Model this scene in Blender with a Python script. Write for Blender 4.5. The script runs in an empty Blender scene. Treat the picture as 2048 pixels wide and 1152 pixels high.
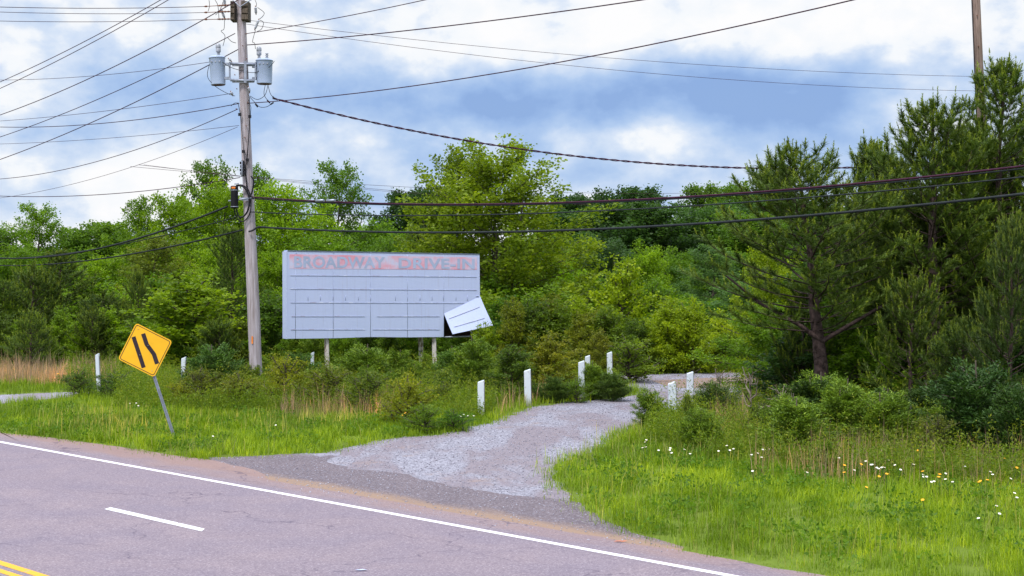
import bpy, math, random
import numpy as np
from mathutils import Vector, Matrix
random.seed(7); RNG = np.random.default_rng(11)
SC = bpy.context.scene
COL = SC.collection
R = math.radians

# ------------------------------------------------------------------ camera
F = 2874.0; HC = 4.15; HZ = 545.0
PITCH = math.atan((576.0 - HZ) / F)
cam = bpy.data.cameras.new('camera'); camo = bpy.data.objects.new('camera', cam); COL.objects.link(camo)
cam.lens = F / 2048 * 36; cam.sensor_width = 36; cam.clip_end = 3000; cam.clip_start = 0.1
camo.location = (0, 0, HC); camo.rotation_euler = (math.pi / 2 - PITCH, 0, 0)
SC.camera = camo
SC.view_settings.view_transform = 'Standard'; SC.view_settings.look = 'None'
SC.view_settings.exposure = 0.0; SC.view_settings.gamma = 1.0; SC.view_settings.use_curve_mapping = False
SC.cycles.max_bounces = 6; SC.cycles.transparent_max_bounces = 4

def W(px, py, Y):
    """point at distance Y along the view axis' ground direction, seen at pixel px,py of the 2048 wide photograph"""
    cx = (px - 1024) / F; cy = (576 - py) / F
    dy = math.cos(PITCH) + cy * math.sin(PITCH); dz = -math.sin(PITCH) + cy * math.cos(PITCH)
    t = Y / dy
    return Vector((cx * t, Y, HC + dz * t))
def G(px, py, z=0.0):
    cx = (px - 1024) / F; cy = (576 - py) / F
    dy = math.cos(PITCH) + cy * math.sin(PITCH); dz = -math.sin(PITCH) + cy * math.cos(PITCH)
    t = (z - HC) / dz
    return Vector((cx * t, dy * t, z))

# ------------------------------------------------------------------ world and sun
SUN_EL, SUN_AZ = R(58), R(205)      # azimuth from +Y clockwise: behind the camera, to its left
wd = bpy.data.worlds.new('World'); SC.world = wd; wd.use_nodes = True
nt = wd.node_tree; nt.nodes.clear()
class NB:
    def __init__(s, t): s.t = t
    def n(s, ty, **kw):
        x = s.t.nodes.new(ty)
        for k, v in kw.items():
            if k.startswith('i_'):
                x.inputs[k[2:].replace('_', ' ')].default_value = v
            else: setattr(x, k, v)
        return x
    def l(s, a, b): s.t.links.new(a, b)
    def m(s, op, a, b=None, c=None, clamp=False):
        x = s.t.nodes.new('ShaderNodeMath'); x.operation = op; x.use_clamp = clamp
        for i, v in enumerate((a, b, c)):
            if v is None: continue
            if isinstance(v, (int, float)): x.inputs[i].default_value = v
            else: s.t.links.new(v, x.inputs[i])
        return x.outputs[0]
    def mix(s, f, a, b, bt='MIX'):
        x = s.t.nodes.new('ShaderNodeMix'); x.data_type = 'RGBA'; x.blend_type = bt
        for sock, v in ((x.inputs[0], f), (x.inputs[6], a), (x.inputs[7], b)):
            if isinstance(v, (int, float)): sock.default_value = v
            elif isinstance(v, (tuple, list)): sock.default_value = (*v[:3], 1)
            else: s.t.links.new(v, sock)
        return x.outputs[2]
    def ramp(s, f, pts, interp='LINEAR'):
        x = s.t.nodes.new('ShaderNodeValToRGB'); cr = x.color_ramp; cr.interpolation = interp
        while len(cr.elements) < len(pts): cr.elements.new(0.5)
        for e, (p, c) in zip(cr.elements, pts):
            e.position = p; e.color = (*c, 1) if isinstance(c, (tuple, list)) else (c, c, c, 1)
        s.t.links.new(f, x.inputs[0]); return x.outputs[0]
    def noise(s, vec, scale, detail=4, rough=0.55, dist=0.0):
        x = s.t.nodes.new('ShaderNodeTexNoise'); x.inputs['Scale'].default_value = scale
        x.inputs['Detail'].default_value = detail; x.inputs['Roughness'].default_value = rough
        x.inputs['Distortion'].default_value = dist
        if vec is not None: s.t.links.new(vec, x.inputs['Vector'])
        return x.outputs[0]
b = NB(nt)
tc = b.n('ShaderNodeTexCoord'); sp = b.n('ShaderNodeSeparateXYZ'); b.l(tc.outputs['Generated'], sp.inputs[0])
az = b.m('ARCTAN2', sp.outputs[0], sp.outputs[1]); el = b.m('ARCSINE', sp.outputs[2])
cv = b.n('ShaderNodeCombineXYZ'); b.l(b.m('MULTIPLY', az, 6.5), cv.inputs[0]); b.l(b.m('MULTIPLY', el, 9.5), cv.inputs[1])
n1 = b.noise(cv.outputs[0], 1.6, 9, 0.56, 0.1)
n2 = b.noise(cv.outputs[0], 3.6, 6, 0.52, 0.1)
blobs = [  # where the blue rifts are, in sky directions: px, py, sx, sy, weight
    (1180, 200, 430, 52, .95), (1480, 222, 230, 46, .75), (900, 235, 200, 60, .45), (640, 190, 100, 42, .55),
    (1330, 345, 330, 42, .42), (780, 320, 160, 45, .30), (1700, 345, 170, 80, .25), (330, 175, 130, 42, .38),
    (250, 290, 190, 42, .28), (90, 80, 110, 45, .22), (1520, 160, 160, 30, .35), (120, 420, 130, 30, .12),
    (1180, 262, 330, 22, -.30), (1250, 60, 260, 60, -.35), (1780, 60, 330, 70, -.30), (1230, 285, 90, 18, -.35),
    (350, 370, 110, 40, -.35), (720, 110, 200, 70, -.25), (940, 320, 90, 28, -.25), (60, 340, 90, 40, -.15)]
acc = 0.0
for px, py, sx, sy, w in blobs:
    du = b.m('MULTIPLY', b.m('SUBTRACT', az, (px - 1024) / F), F / sx)
    dv = b.m('MULTIPLY', b.m('SUBTRACT', el, (HZ - py) / F), F / sy)
    q = b.m('ADD', b.m('MULTIPLY', du, du), b.m('MULTIPLY', dv, dv))
    g = b.m('MULTIPLY', b.m('EXPONENT', b.m('MULTIPLY', q, -0.5)), w)
    acc = g if isinstance(acc, float) else b.m('ADD', acc, g)
acc = b.m('MULTIPLY', acc, 0.72)
v = b.m('ADD', acc, b.m('MULTIPLY', b.m('SUBTRACT', n1, 0.46), 2.1))
v = b.m('ADD', v, b.m('MULTIPLY', b.m('SUBTRACT', n2, 0.5), 1.15))
v = b.m('ADD', b.m('MULTIPLY', v, 0.78), 0.20)
K = 10.0
def k(c): return tuple(x * K for x in c)
cloud = b.ramp(v, [(0.0, (.99, .99, 1.0)), (0.20, (.93, .96, 1.0)), (0.34, (.70, .80, .96)), (0.60, (.46, .62, .90)), (0.85, (.33, .50, .84)), (1.0, (.27, .43, .78))])
cloudk = b.mix(1.0, cloud, (K, K, K), 'MULTIPLY')
sky = b.n('ShaderNodeTexSky', sky_type='NISHITA', sun_disc=False, sun_elevation=SUN_EL, sun_rotation=SUN_AZ)
skyc = b.mix(b.m('SUBTRACT', 1.0, b.m('MULTIPLY', v, 0.12, clamp=True), clamp=True), sky.outputs[0], cloudk)
up = b.n('ShaderNodeMapRange'); up.interpolation_type = 'SMOOTHSTEP'
b.l(el, up.inputs[0]); up.inputs[1].default_value = 0.25; up.inputs[2].default_value = 1.2; up.inputs[3].default_value = 1.0; up.inputs[4].default_value = 2.5
skyf = b.mix(1.0, skyc, up.outputs[0], 'MULTIPLY')
bg = b.n('ShaderNodeBackground'); bg.inputs[1].default_value = 0.1
b.l(skyf, bg.inputs[0]); out = b.n('ShaderNodeOutputWorld'); b.l(bg.outputs[0], out.inputs[0])
sl = bpy.data.lights.new('sun', 'SUN'); sl.energy = 3.4; sl.angle = R(9); sl.color = (1, .95, .86)
so = bpy.data.objects.new('sun', sl); COL.objects.link(so)
sd = Vector((math.sin(SUN_AZ) * math.cos(SUN_EL), math.cos(SUN_AZ) * math.cos(SUN_EL), math.sin(SUN_EL)))
so.rotation_euler = sd.to_track_quat('Z', 'Y').to_euler(); so.location = (0, -20, 60)

# ------------------------------------------------------------------ materials
def mat(name, fn):
    m = bpy.data.materials.new(name); m.use_nodes = True; t = m.node_tree; t.nodes.clear()
    bb = NB(t); o = bb.n('ShaderNodeOutputMaterial'); s = fn(bb); bb.l(s, o.inputs[0]); return m
def pbr(bb, col, rough=0.7, spec=0.3, metal=0.0, bump=None, bs=0.3, bd=0.02):
    p = bb.n('ShaderNodeBsdfPrincipled')
    if isinstance(col, (tuple, list)): p.inputs['Base Color'].default_value = (*col[:3], 1)
    else: bb.l(col, p.inputs['Base Color'])
    if isinstance(rough, (int, float)): p.inputs['Roughness'].default_value = rough
    else: bb.l(rough, p.inputs['Roughness'])
    p.inputs['Specular IOR Level'].default_value = spec; p.inputs['Metallic'].default_value = metal
    if bump is not None:
        bn = bb.n('ShaderNodeBump'); bn.inputs['Strength'].default_value = bs; bn.inputs['Distance'].default_value = bd
        bb.l(bump, bn.inputs['Height']); bb.l(bn.outputs[0], p.inputs['Normal'])
    return p.outputs[0]
def objc(bb): return bb.n('ShaderNodeTexCoord').outputs['Object']
def posn(bb): return bb.n('ShaderNodeNewGeometry').outputs['Position']
def stretch(bb, vec, s):
    mp = bb.n('ShaderNodeMapping'); mp.inputs['Scale'].default_value = s; bb.l(vec, mp.inputs[0]); return mp.outputs[0]
def simple(name, c, rough=0.6, spec=0.3, metal=0.0, var=0.25, sc=6.0):
    def f(bb):
        n = bb.noise(objc(bb), sc, 5)
        c2 = tuple(x * (1 - var) for x in c); c3 = tuple(min(1, x * (1 + var)) for x in c)
        return pbr(bb, bb.ramp(n, [(0.3, c2), (0.7, c3)]), rough, spec, metal, n, .15, .01)
    return mat(name, f)

def leaf_fn(trans=0.35, shift=(1.5, 1.15, 0.5), lo=0.6, hi=1.5):
    def f(bb):
        oi = bb.n('ShaderNodeObjectInfo'); at = bb.n('ShaderNodeAttribute'); at.attribute_name = 'tint'
        t = at.outputs['Fac']
        c = bb.mix(t, (lo,) * 3, (hi,) * 3)
        c = bb.mix(1.0, oi.outputs['Color'], c, 'MULTIPLY')
        c2 = bb.mix(1.0, c, shift, 'MULTIPLY')
        c = bb.mix(bb.m('MULTIPLY', t, t), c, c2)
        p = bb.n('ShaderNodeBsdfPrincipled'); p.inputs['Roughness'].default_value = 0.5; p.inputs['Specular IOR Level'].default_value = 0.25
        bb.l(c, p.inputs['Base Color'])
        tr = bb.n('ShaderNodeBsdfTranslucent'); bb.l(bb.mix(1.0, c, (1.3, 1.3, .8), 'MULTIPLY'), tr.inputs[0])
        ms = bb.n('ShaderNodeMixShader'); ms.inputs[0].default_value = trans
        bb.l(p.outputs[0], ms.inputs[1]); bb.l(tr.outputs[0], ms.inputs[2]); return ms.outputs[0]
    return f
M_LEAF = mat('leaf', leaf_fn(.48))
M_NEEDLE = mat('needle', leaf_fn(.2, (2.5, 1.75, .9), .7, 1.35))
M_GRASS = mat('grass_blade', leaf_fn(.35, (1.9, 1.3, .8), .6, 1.5))
def bark(c1, c2, sc=9.0, z=0.25, rough=.9):
    def f(bb):
        v = stretch(bb, objc(bb), (1, 1, z)); n = bb.noise(v, sc, 6, .65, .4)
        return pbr(bb, bb.ramp(n, [(.35, c1), (.65, c2)]), rough, .15, 0, n, .6, .03)
    return f
M_BARK = mat('bark', bark((.035, .028, .022), (.16, .13, .11)))
M_PBARK = mat('pine_bark', bark((.022, .015, .014), (.10, .068, .065), 14, .5))
M_POLE = mat('weathered_pole_wood', bark((.26, .22, .23), (.46, .42, .48), 14, .06))
M_POLE2 = mat('brown_pole_wood', bark((.10, .07, .06), (.26, .19, .17), 22, .05))
M_ARM = mat('crossarm_wood', bark((.05, .04, .03), (.15, .12, .10), 12, .3))
M_TWIG = simple('dead_twig', (.22, .18, .16), .9, .1)
M_STEEL = simple('galvanised_steel', (.30, .33, .42), .45, .5, .5)
M_TANK = simple('transformer_paint', (.34, .42, .60), .4, .4, 0, .07, 3)
M_PORC = simple('grey_porcelain', (.33, .35, .42), .3, .5)
M_BLACK = simple('black_plastic', (.009, .009, .014), .6, .25)
M_WIRE = simple('wire', (.045, .014, .032), .8, .1)
M_CABLE = simple('cable_jacket', (.014, .018, .022), .7, .2)
M_ORANGE = simple('orange_tag', (.75, .22, .04), .6)
M_RUST = simple('rust', (.16, .07, .045), .9)
M_DARK = simple('dark_interior', (.035, .02, .02), .9, .1)

def whitepaint(base, chip, th=.62, z=.3, sc=7):
    def f(bb):
        v = stretch(bb, objc(bb), (1, 1, z)); n = bb.noise(v, sc, 7, .7); n2 = bb.noise(objc(bb), 2.0, 3)
        m = bb.ramp(n, [(th, 0.0), (th + .06, 1.0)])
        c = bb.mix(n2, tuple(x * .9 for x in base), base)
        return pbr(bb, bb.mix(m, c, chip), .55, .3, 0, n, .2, .01)
    return f
def f_boll(bb):
    o = objc(bb); n = bb.noise(stretch(bb, o, (1, 1, .35)), 9, 7, .7); n2 = bb.noise(o, 5, 5); s_ = bb.n('ShaderNodeSeparateXYZ'); bb.l(o, s_.inputs[0])
    c = bb.mix(n2, (.50, .55, .63), (.62, .68, .77)); c = bb.mix(bb.ramp(n, [(.60, 0.0), (.68, .8)]), c, (.26, .23, .22))
    d = bb.m('ADD', s_.outputs[2], bb.m('MULTIPLY', bb.m('SUBTRACT', n, .5), .5)); c = bb.mix(bb.ramp(d, [(.05, .75), (.34, 0.0)]), c, (.24, .20, .15))
    return pbr(bb, c, .65, .25, 0, n, .2, .01)
M_BOLL = mat('bollard_paint', f_boll)
M_POST = mat('peeling_post', whitepaint((.50, .46, .47), (.17, .12, .10), .52))
def f_panel(bb):
    o = objc(bb); v = stretch(bb, o, (6, 6, .35)); n = bb.noise(v, 3, 6, .6); n2 = bb.noise(o, .9, 4)
    c = bb.mix(n, (.40, .47, .72), (.47, .54, .80)); c = bb.mix(bb.m('MULTIPLY', n2, .5), c, (.50, .55, .78))
    n3 = bb.noise(o, 5, 8, .75); c = bb.mix(bb.ramp(n3, [(.64, 0.0), (.72, .5)]), c, (.30, .30, .42)); n4 = bb.noise(stretch(bb, o, (9, 9, .25)), 1.6, 6, .7); c = bb.mix(bb.ramp(n4, [(.56, 0.0), (.72, .35)]), c, (.30, .29, .40))
    return pbr(bb, c, .5, .3, 0, n2, .1, .02)
M_PANEL = mat('panel_sheet', f_panel)
M_LETTER = simple('faded_letter', (.36, .425, .62), .6, .25, 0, .10, 2)
def f_band(bb):
    o = objc(bb); n = bb.noise(stretch(bb, o, (1, 1, 1.6)), 1.1, 6, .62, .3); n2 = bb.noise(stretch(bb, o, (14, 14, 2)), 2, 4)
    m = bb.m('ADD', n, bb.m('MULTIPLY', bb.m('SUBTRACT', n2, .5), .25))
    c = bb.ramp(m, [(.34, (.52, .54, .74)), (.44, (.57, .49, .66)), (.54, (.63, .39, .52)), (.66, (.66, .29, .38))])
    return pbr(bb, c, .6, .25)
M_BAND = mat('faded_red_band', f_band)
def f_rail(bb):
    n = bb.noise(stretch(bb, objc(bb), (1.2, 1.2, 1)), 2.5, 5, .7)
    return pbr(bb, bb.ramp(n, [(.36, (.36, .34, .48)), (.46, (.43, .49, .72)), (.56, (.45, .51, .74)), (.62, (.62, .66, .84))], 'LINEAR'), .6)
M_RAIL = mat('letter_rail', f_rail)
M_RAIL2 = simple('rusty_rail_lip', (.38, .37, .50), .8, .1, 0, .4, 2)
M_SEAM = simple('panel_seam', (.34, .39, .58), .8, .1, 0, .3, 3)
M_YSIGN = simple('sign_yellow', (.80, .43, .012), .45, .4, 0, .06, 3)
M_BSIGN = simple('sign_black', (.028, .018, .026), .5, .3)

def f_asphalt(bb):
    p = posn(bb)
    # rotate into road coordinates so wear runs along the road
    mp = bb.n('ShaderNodeMapping'); mp.inputs['Rotation'].default_value = (0, 0, R(45)); bb.l(p, mp.inputs[0]); q = mp.outputs[0]
    s = bb.n('ShaderNodeSeparateXYZ'); bb.l(q, s.inputs[0])   # y = distance across the road, x = along
    n = bb.noise(p, 32, 5, .8); n2 = bb.noise(stretch(bb, q, (.05, .9, 1)), 1.2, 5); n3 = bb.noise(p, 0.7, 5)
    c = bb.mix(n2, (.185, .148, .180), (.250, .200, .225))
    c = bb.mix(bb.ramp(n3, [(.35, 0.0), (.7, .5)]), c, (.150, .130, .185))
    c = bb.mix(bb.ramp(n, [(.36, .75), (.5, 0.0)]), c, (.10, .085, .12))
    c = bb.mix(bb.ramp(n, [(.54, 0.0), (.66, .6)]), c, (.44, .40, .44))
    n9 = bb.noise(p, 5, 4, .7); c = bb.mix(bb.ramp(n9, [(.66, 0.0), (.78, .35)]), c, (.10, .085, .11))
    # soil washed on to the shoulder
    d = bb.m('ADD', s.outputs[1], bb.m('MULTIPLY', bb.m('SUBTRACT', bb.noise(stretch(bb, q, (.5, 2, 1)), 1.3, 6), .5), 1.3))
    c = bb.mix(bb.ramp(bb.m('MULTIPLY', bb.m('SUBTRACT', d, 15.8), .8), [(.3, 0.0), (.95, .65)]), c, (.25, .155, .125))
    # cracks
    def crack(sc, w, msc, lo, hi, st, off):
        wv = bb.noise(p, 1.1, 4, .6); ad = bb.n('ShaderNodeVectorMath'); ad.operation = 'MULTIPLY_ADD'
        nv = bb.n('ShaderNodeTexNoise'); nv.inputs['Scale'].default_value = 1.3; nv.inputs['Detail'].default_value = 5; bb.l(p, nv.inputs['Vector'])
        bb.l(nv.outputs['Color'], ad.inputs[0]); ad.inputs[1].default_value = (1.6, 1.6, 0); bb.l(stretch(bb, q, st), ad.inputs[2])
        vo = bb.n('ShaderNodeTexVoronoi'); vo.feature = 'DISTANCE_TO_EDGE'; vo.inputs['Scale'].default_value = sc; bb.l(ad.outputs[0], vo.inputs['Vector'])
        mk = bb.noise(stretch(bb, p, (1, 1, 1)), msc, 4, .6)
        a = bb.ramp(vo.outputs['Distance'], [(0.0, 1.0), (w, 0.0)]); m = bb.ramp(mk, [(lo, 0.0), (hi, 1.0)])
        return bb.m('MULTIPLY', a, m)
    c = bb.mix(bb.m('MULTIPLY', crack(.28, .008, .33, .44, .54, (.7, 1, 1), 0), .75), c, (.07, .055, .09))
    c = bb.mix(bb.m('MULTIPLY', crack(.8, .012, .5, .52, .62, (.6, 1, 1), 0), .5), c, (.09, .07, .11))
    return pbr(bb, c, .85, .2, 0, n, .35, .004)
M_ASPH = mat('asphalt', f_asphalt)
def paintm(name, col, thr):
    def f(bb):
        p = posn(bb); n = bb.noise(p, 9, 8, .75); n2 = bb.noise(p, 40, 3)
        c = bb.mix(bb.ramp(n, [(thr, 0.0), (thr + .03, 1.0)]), col, (.24, .20, .27))
        c = bb.mix(bb.ramp(n2, [(.3, .25), (.6, 0.0)]), c, tuple(x * .7 for x in col))
        return pbr(bb, c, .6, .3)
    return mat(name, f)
M_WPAINT = paintm('white_road_paint', (.74, .72, .78), .61)
M_WPAINT2 = paintm('worn_white_road_paint', (.68, .69, .74), .585)
M_YPAINT = paintm('yellow_road_paint', (.78, .36, .02), .60)
def f_gravel(bb):
    p = posn(bb); vo = bb.n('ShaderNodeTexVoronoi'); vo.inputs['Scale'].default_value = 26; bb.l(p, vo.inputs['Vector'])
    n = bb.noise(stretch(bb, p, (.9, .28, 1)), .8, 5, .6, .6); n2 = bb.noise(p, 1.1, 6, .7)
    s = bb.n('ShaderNodeSeparateColor'); bb.l(vo.outputs['Color'], s.inputs[0])
    c = bb.mix(s.outputs[0], (.14, .135, .165), (.36, .355, .43))
    c = bb.mix(bb.ramp(n, [(.44, 0.0), (.56, .8)]), c, (.20, .165, .19))
    c = bb.mix(bb.ramp(n2, [(.56, 0.0), (.72, .8)]), c, (.26, .19, .17))
    c = bb.mix(bb.ramp(bb.noise(p, 14, 4, .8), [(.34, .35), (.5, 0.0)]), c, (.13, .12, .15)); c = bb.mix(bb.ramp(bb.noise(p, 11, 4, .8), [(.56, 0.0), (.7, .35)]), c, (.42, .415, .49))
    return pbr(bb, c, .9, .15, 0, vo.outputs['Distance'], .5, .03)
M_GRAV = mat('gravel', f_gravel)
def f_oldasph(bb):
    p = posn(bb); n = bb.noise(p, 20, 5, .85); n2 = bb.noise(p, 1.3, 6, .7)
    c = bb.mix(n2, (.085, .07, .085), (.175, .14, .155)); c = bb.mix(bb.ramp(n, [(.52, 0.0), (.62, .65)]), c, (.34, .32, .38))
    c = bb.mix(bb.ramp(n, [(.38, .6), (.48, 0.0)]), c, (.06, .05, .07))
    mp = bb.n('ShaderNodeMapping'); mp.inputs['Rotation'].default_value = (0, 0, R(45)); bb.l(p, mp.inputs[0]); q = mp.outputs[0]
    sp_ = bb.n('ShaderNodeSeparateXYZ'); bb.l(q, sp_.inputs[0]); n4 = bb.noise(stretch(bb, q, (.5, 1.6, 1)), 1.4, 7, .65)
    d = bb.m('ADD', sp_.outputs[1], bb.m('MULTIPLY', bb.m('SUBTRACT', n4, .5), 1.1))
    c = bb.mix(bb.ramp(bb.m('MULTIPLY', bb.m('SUBTRACT', d, 16.6), .7), [(.0, .85), (.28, .9), (.62, 0.0)]), c, (.27, .185, .135))
    n5 = bb.noise(p, 1.3, 7, .7); vo = bb.n('ShaderNodeTexVoronoi'); vo.inputs['Scale'].default_value = 17; bb.l(p, vo.inputs['Vector'])
    gv = bb.mix(bb.noise(p, 25, 2), (.16, .15, .20), (.36, .355, .44)); dd = bb.m('ADD', bb.m('MULTIPLY', bb.m('SUBTRACT', sp_.outputs[1], 19.6), .35), n5)
    c = bb.mix(bb.ramp(dd, [(.56, 0.0), (.66, .85)]), c, gv)
    return pbr(bb, c, .9, .15, 0, n, .5, .01)
M_OLDASPH = mat('broken_asphalt', f_oldasph)
def f_dirt(bb):
    p = posn(bb); n = bb.noise(p, 30, 5, .75); n2 = bb.noise(p, 1.2, 5)
    c = bb.mix(n2, (.17, .115, .09), (.29, .205, .165)); c = bb.mix(bb.ramp(n, [(.5, 0.0), (.7, .5)]), c, (.12, .09, .08))
    return pbr(bb, c, .95, .1, 0, n, .5, .01)
M_DIRT = mat('dirt', f_dirt)
def f_soil(bb):
    p = posn(bb); n = bb.noise(p, 3, 7, .7); n2 = bb.noise(p, .35, 4)
    c = bb.mix(n, (.07, .11, .014), (.16, .22, .03)); c = bb.mix(bb.ramp(n2, [(.5, 0.0), (.75, .6)]), c, (.12, .12, .045))
    return pbr(bb, c, .95, .1, 0, n, .6, .03)
M_SOIL = mat('grassy_soil', f_soil)
M_PETAL = simple('petal_white', (.80, .80, .78), .6, .2, 0, .04)
M_DISC = simple('flower_disc', (.75, .42, .03), .7)
M_OPETAL = simple('petal_orange', (.85, .38, .02), .6, .2, 0, .1)
M_STEM = simple('stem_green', (.06, .12, .02), .8)
M_LITTER = simple('litter', (.55, .16, .08), .7)

# ------------------------------------------------------------------ object helpers
def tag(o, label=None, cat=None, group=None, kind=None):
    if label: o['label'] = label
    if cat: o['category'] = cat
    if group: o['group'] = group
    if kind: o['kind'] = kind
    return o
def thing(name, loc, label, cat, group=None, rz=0.0):
    o = bpy.data.objects.new(name, None); COL.objects.link(o); o.location = loc; o.rotation_euler.z = rz
    o.empty_display_size = .2
    return tag(o, label, cat, group)
def mesh_np(name, V, polys, tint=None):
    """V (n,3); polys = list of int arrays (m,k)"""
    me = bpy.data.meshes.new(name); V = np.asarray(V, dtype=np.float32)
    me.vertices.add(len(V)); me.vertices.foreach_set('co', V.ravel())
    loops = np.concatenate([p.ravel() for p in polys]).astype(np.int32)
    tot = np.concatenate([np.full(len(p), p.shape[1], dtype=np.int32) for p in polys])
    st = np.concatenate([[0], np.cumsum(tot)[:-1]]).astype(np.int32)
    me.loops.add(len(loops)); me.loops.foreach_set('vertex_index', loops)
    me.polygons.add(len(tot)); me.polygons.foreach_set('loop_start', st); me.polygons.foreach_set('loop_total', tot)
    me.update(calc_edges=True)
    if tint is not None:
        a = me.attributes.new('tint', 'FLOAT', 'POINT'); a.data.foreach_set('value', np.asarray(tint, dtype=np.float32))
    return me
class MB:
    """collects simple shapes into ONE mesh"""
    def __init__(s): s.v = []; s.f = []; s.sm = []
    def add(s, vs, fs, smooth=False):
        o = len(s.v); s.v += [tuple(x) for x in vs]; s.f += [tuple(i + o for i in f) for f in fs]; s.sm += [smooth] * len(fs); return s
    def box(s, c, d, rot=None):
        c = Vector(c); vs = []
        for x in (-1, 1):
            for y in (-1, 1):
                for z in (-1, 1):
                    q = Vector((x * d[0] / 2, y * d[1] / 2, z * d[2] / 2))
                    if rot is not None: q = rot @ q
                    vs.append(c + q)
        return s.add(vs, [(0, 1, 3, 2), (4, 6, 7, 5), (0, 4, 5, 1), (2, 3, 7, 6), (0, 2, 6, 4), (1, 5, 7, 3)])
    def tube(s, pts, rad, n=8, cap=True):
        pts = [Vector(p) for p in pts]; rad = rad if isinstance(rad, (list, tuple)) else [rad] * len(pts)
        vs = []; fs = []; ref = Vector((.3, .2, 1)).normalized(); m = len(pts)
        d0 = (pts[-1] - pts[0]).normalized()
        if abs(d0.dot(ref)) > .9: ref = Vector((1, .1, 0)).normalized()
        for i, p in enumerate(pts):
            d = (pts[min(i + 1, m - 1)] - pts[max(i - 1, 0)]).normalized()
            a = d.cross(ref); a = a.normalized() if a.length > 1e-5 else Vector((1, 0, 0)); bb_ = d.cross(a)
            for j in range(n):
                t = 2 * math.pi * j / n; vs.append(p + (a * math.cos(t) + bb_ * math.sin(t)) * rad[i])
        for i in range(m - 1):
            for j in range(n):
                k_ = (j + 1) % n; fs.append((i * n + j, i * n + k_, (i + 1) * n + k_, (i + 1) * n + j))
        s.add(vs, fs, True)
        if cap:
            o = len(s.v) - m * n; s.f += [tuple(o + j for j in range(n))[::-1], tuple(o + (m - 1) * n + j for j in range(n))]; s.sm += [False, False]
        return s
    def lathe(s, c, prof, n=20, axis=None):
        c = Vector(c); pts = []; vs = []
        for z, r in prof:
            for j in range(n):
                t = 2 * math.pi * j / n; q = Vector((r * math.cos(t), r * math.sin(t), z))
                if axis is not None: q = axis @ q
                vs.append(c + q)
        fs = [(i * n + j, i * n + (j + 1) % n, (i + 1) * n + (j + 1) % n, (i + 1) * n + j) for i in range(len(prof) - 1) for j in range(n)]
        s.add(vs, fs, True); o = len(s.v) - len(vs)
        s.f += [tuple(o + j for j in range(n))[::-1], tuple(o + (len(prof) - 1) * n + j for j in range(n))]; s.sm += [False, False]; return s
    def build(s, name, m, parent=None, loc=None):
        me = bpy.data.meshes.new(name); me.from_pydata(s.v, [], s.f); me.polygons.foreach_set('use_smooth', s.sm); me.update()
        o = bpy.data.objects.new(name, me); COL.objects.link(o); me.materials.append(m)
        if parent is not None: o.parent = parent
        if loc is not None: o.location = loc
        return o
def link_mesh(name, me, m, parent=None):
    me.materials.append(m); o = bpy.data.objects.new(name, me); COL.objects.link(o)
    if parent is not None: o.parent = parent
    return o
def inpoly(X, Y, poly):
    x = np.asarray(X); y = np.asarray(Y); ins = np.zeros(x.shape, bool); n = len(poly); j = n - 1
    for i in range(n):
        xi, yi = poly[i][0], poly[i][1]; xj, yj = poly[j][0], poly[j][1]
        c = ((yi > y) != (yj > y)) & (x < (xj - xi) * (y - yi) / (yj - yi + 1e-12) + xi); ins ^= c; j = i
    return ins

# ------------------------------------------------------------------ ground, road, drive
def sheet(name, pts, z, m):
    import bmesh
    bm = bmesh.new(); f = bm.faces.new([bm.verts.new((p[0], p[1], z)) for p in pts]); bmesh.ops.triangulate(bm, faces=[f])
    bmesh.ops.recalc_face_normals(bm, faces=bm.faces)
    if bm.faces[:] and bm.faces[0].normal.z < 0: bmesh.ops.reverse_faces(bm, faces=bm.faces)
    me = bpy.data.meshes.new(name); bm.to_mesh(me); bm.free(); me.materials.append(m)
    o = bpy.data.objects.new(name, me); COL.objects.link(o); return o
def road(p, s):   # across, along (to the left and away)
    e = math.sqrt(.5); return ((p - s) * e, (p + s) * e)
def strip(name, p0, p1, s0, s1, z, m, jag=0.0, n=160):
    a = []; c = []
    rr = random.Random(3)
    for i in range(n + 1):
        s = s0 + (s1 - s0) * i / n; a.append(road(p0 + (rr.uniform(-jag, jag) if i % 1 == 0 else 0) * 0, s)); c.append(road(p1 + rr.uniform(-jag, jag), s))
    return sheet(name, a + c[::-1], z, m)
tag(sheet('ground', [(-1500, -200), (1500, -200), (1500, 2200), (-1500, 2200)], 0, M_SOIL), 'grassy soil under the verge and the woods', kind='structure')
PE = 16.83
tag(strip('road', -6, PE, -60, 260, .012, M_ASPH, .07, 500), 'two lane grey asphalt road', kind='structure')
tag(strip('edge_line', 15.87, 16.01, -60, 260, .016, M_WPAINT, .004), 'solid white edge line', kind='structure')
d0 = G(207, 1018); sA = (-d0.x + d0.y) * math.sqrt(.5); pA = 12.78
for i in range(-5, 18):
    s1 = sA - i * 12.2
    q = [road(pA - .09, s1 - .1), road(pA + .09, s1), road(pA + .08, s1 - 3.0), road(pA - .08, s1 - 3.15)]
    o = sheet('lane_dash', q, .016, M_WPAINT2)
    tag(o, 'short white dashes between the lanes', kind='structure', group='white lane dashes')
for a, c in ((9.22, 9.36), (8.98, 9.10)):
    tag(strip('centre_line', a, c, -60, 260, .016, M_YPAINT, .004), 'double yellow centre line', kind='structure')

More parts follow.
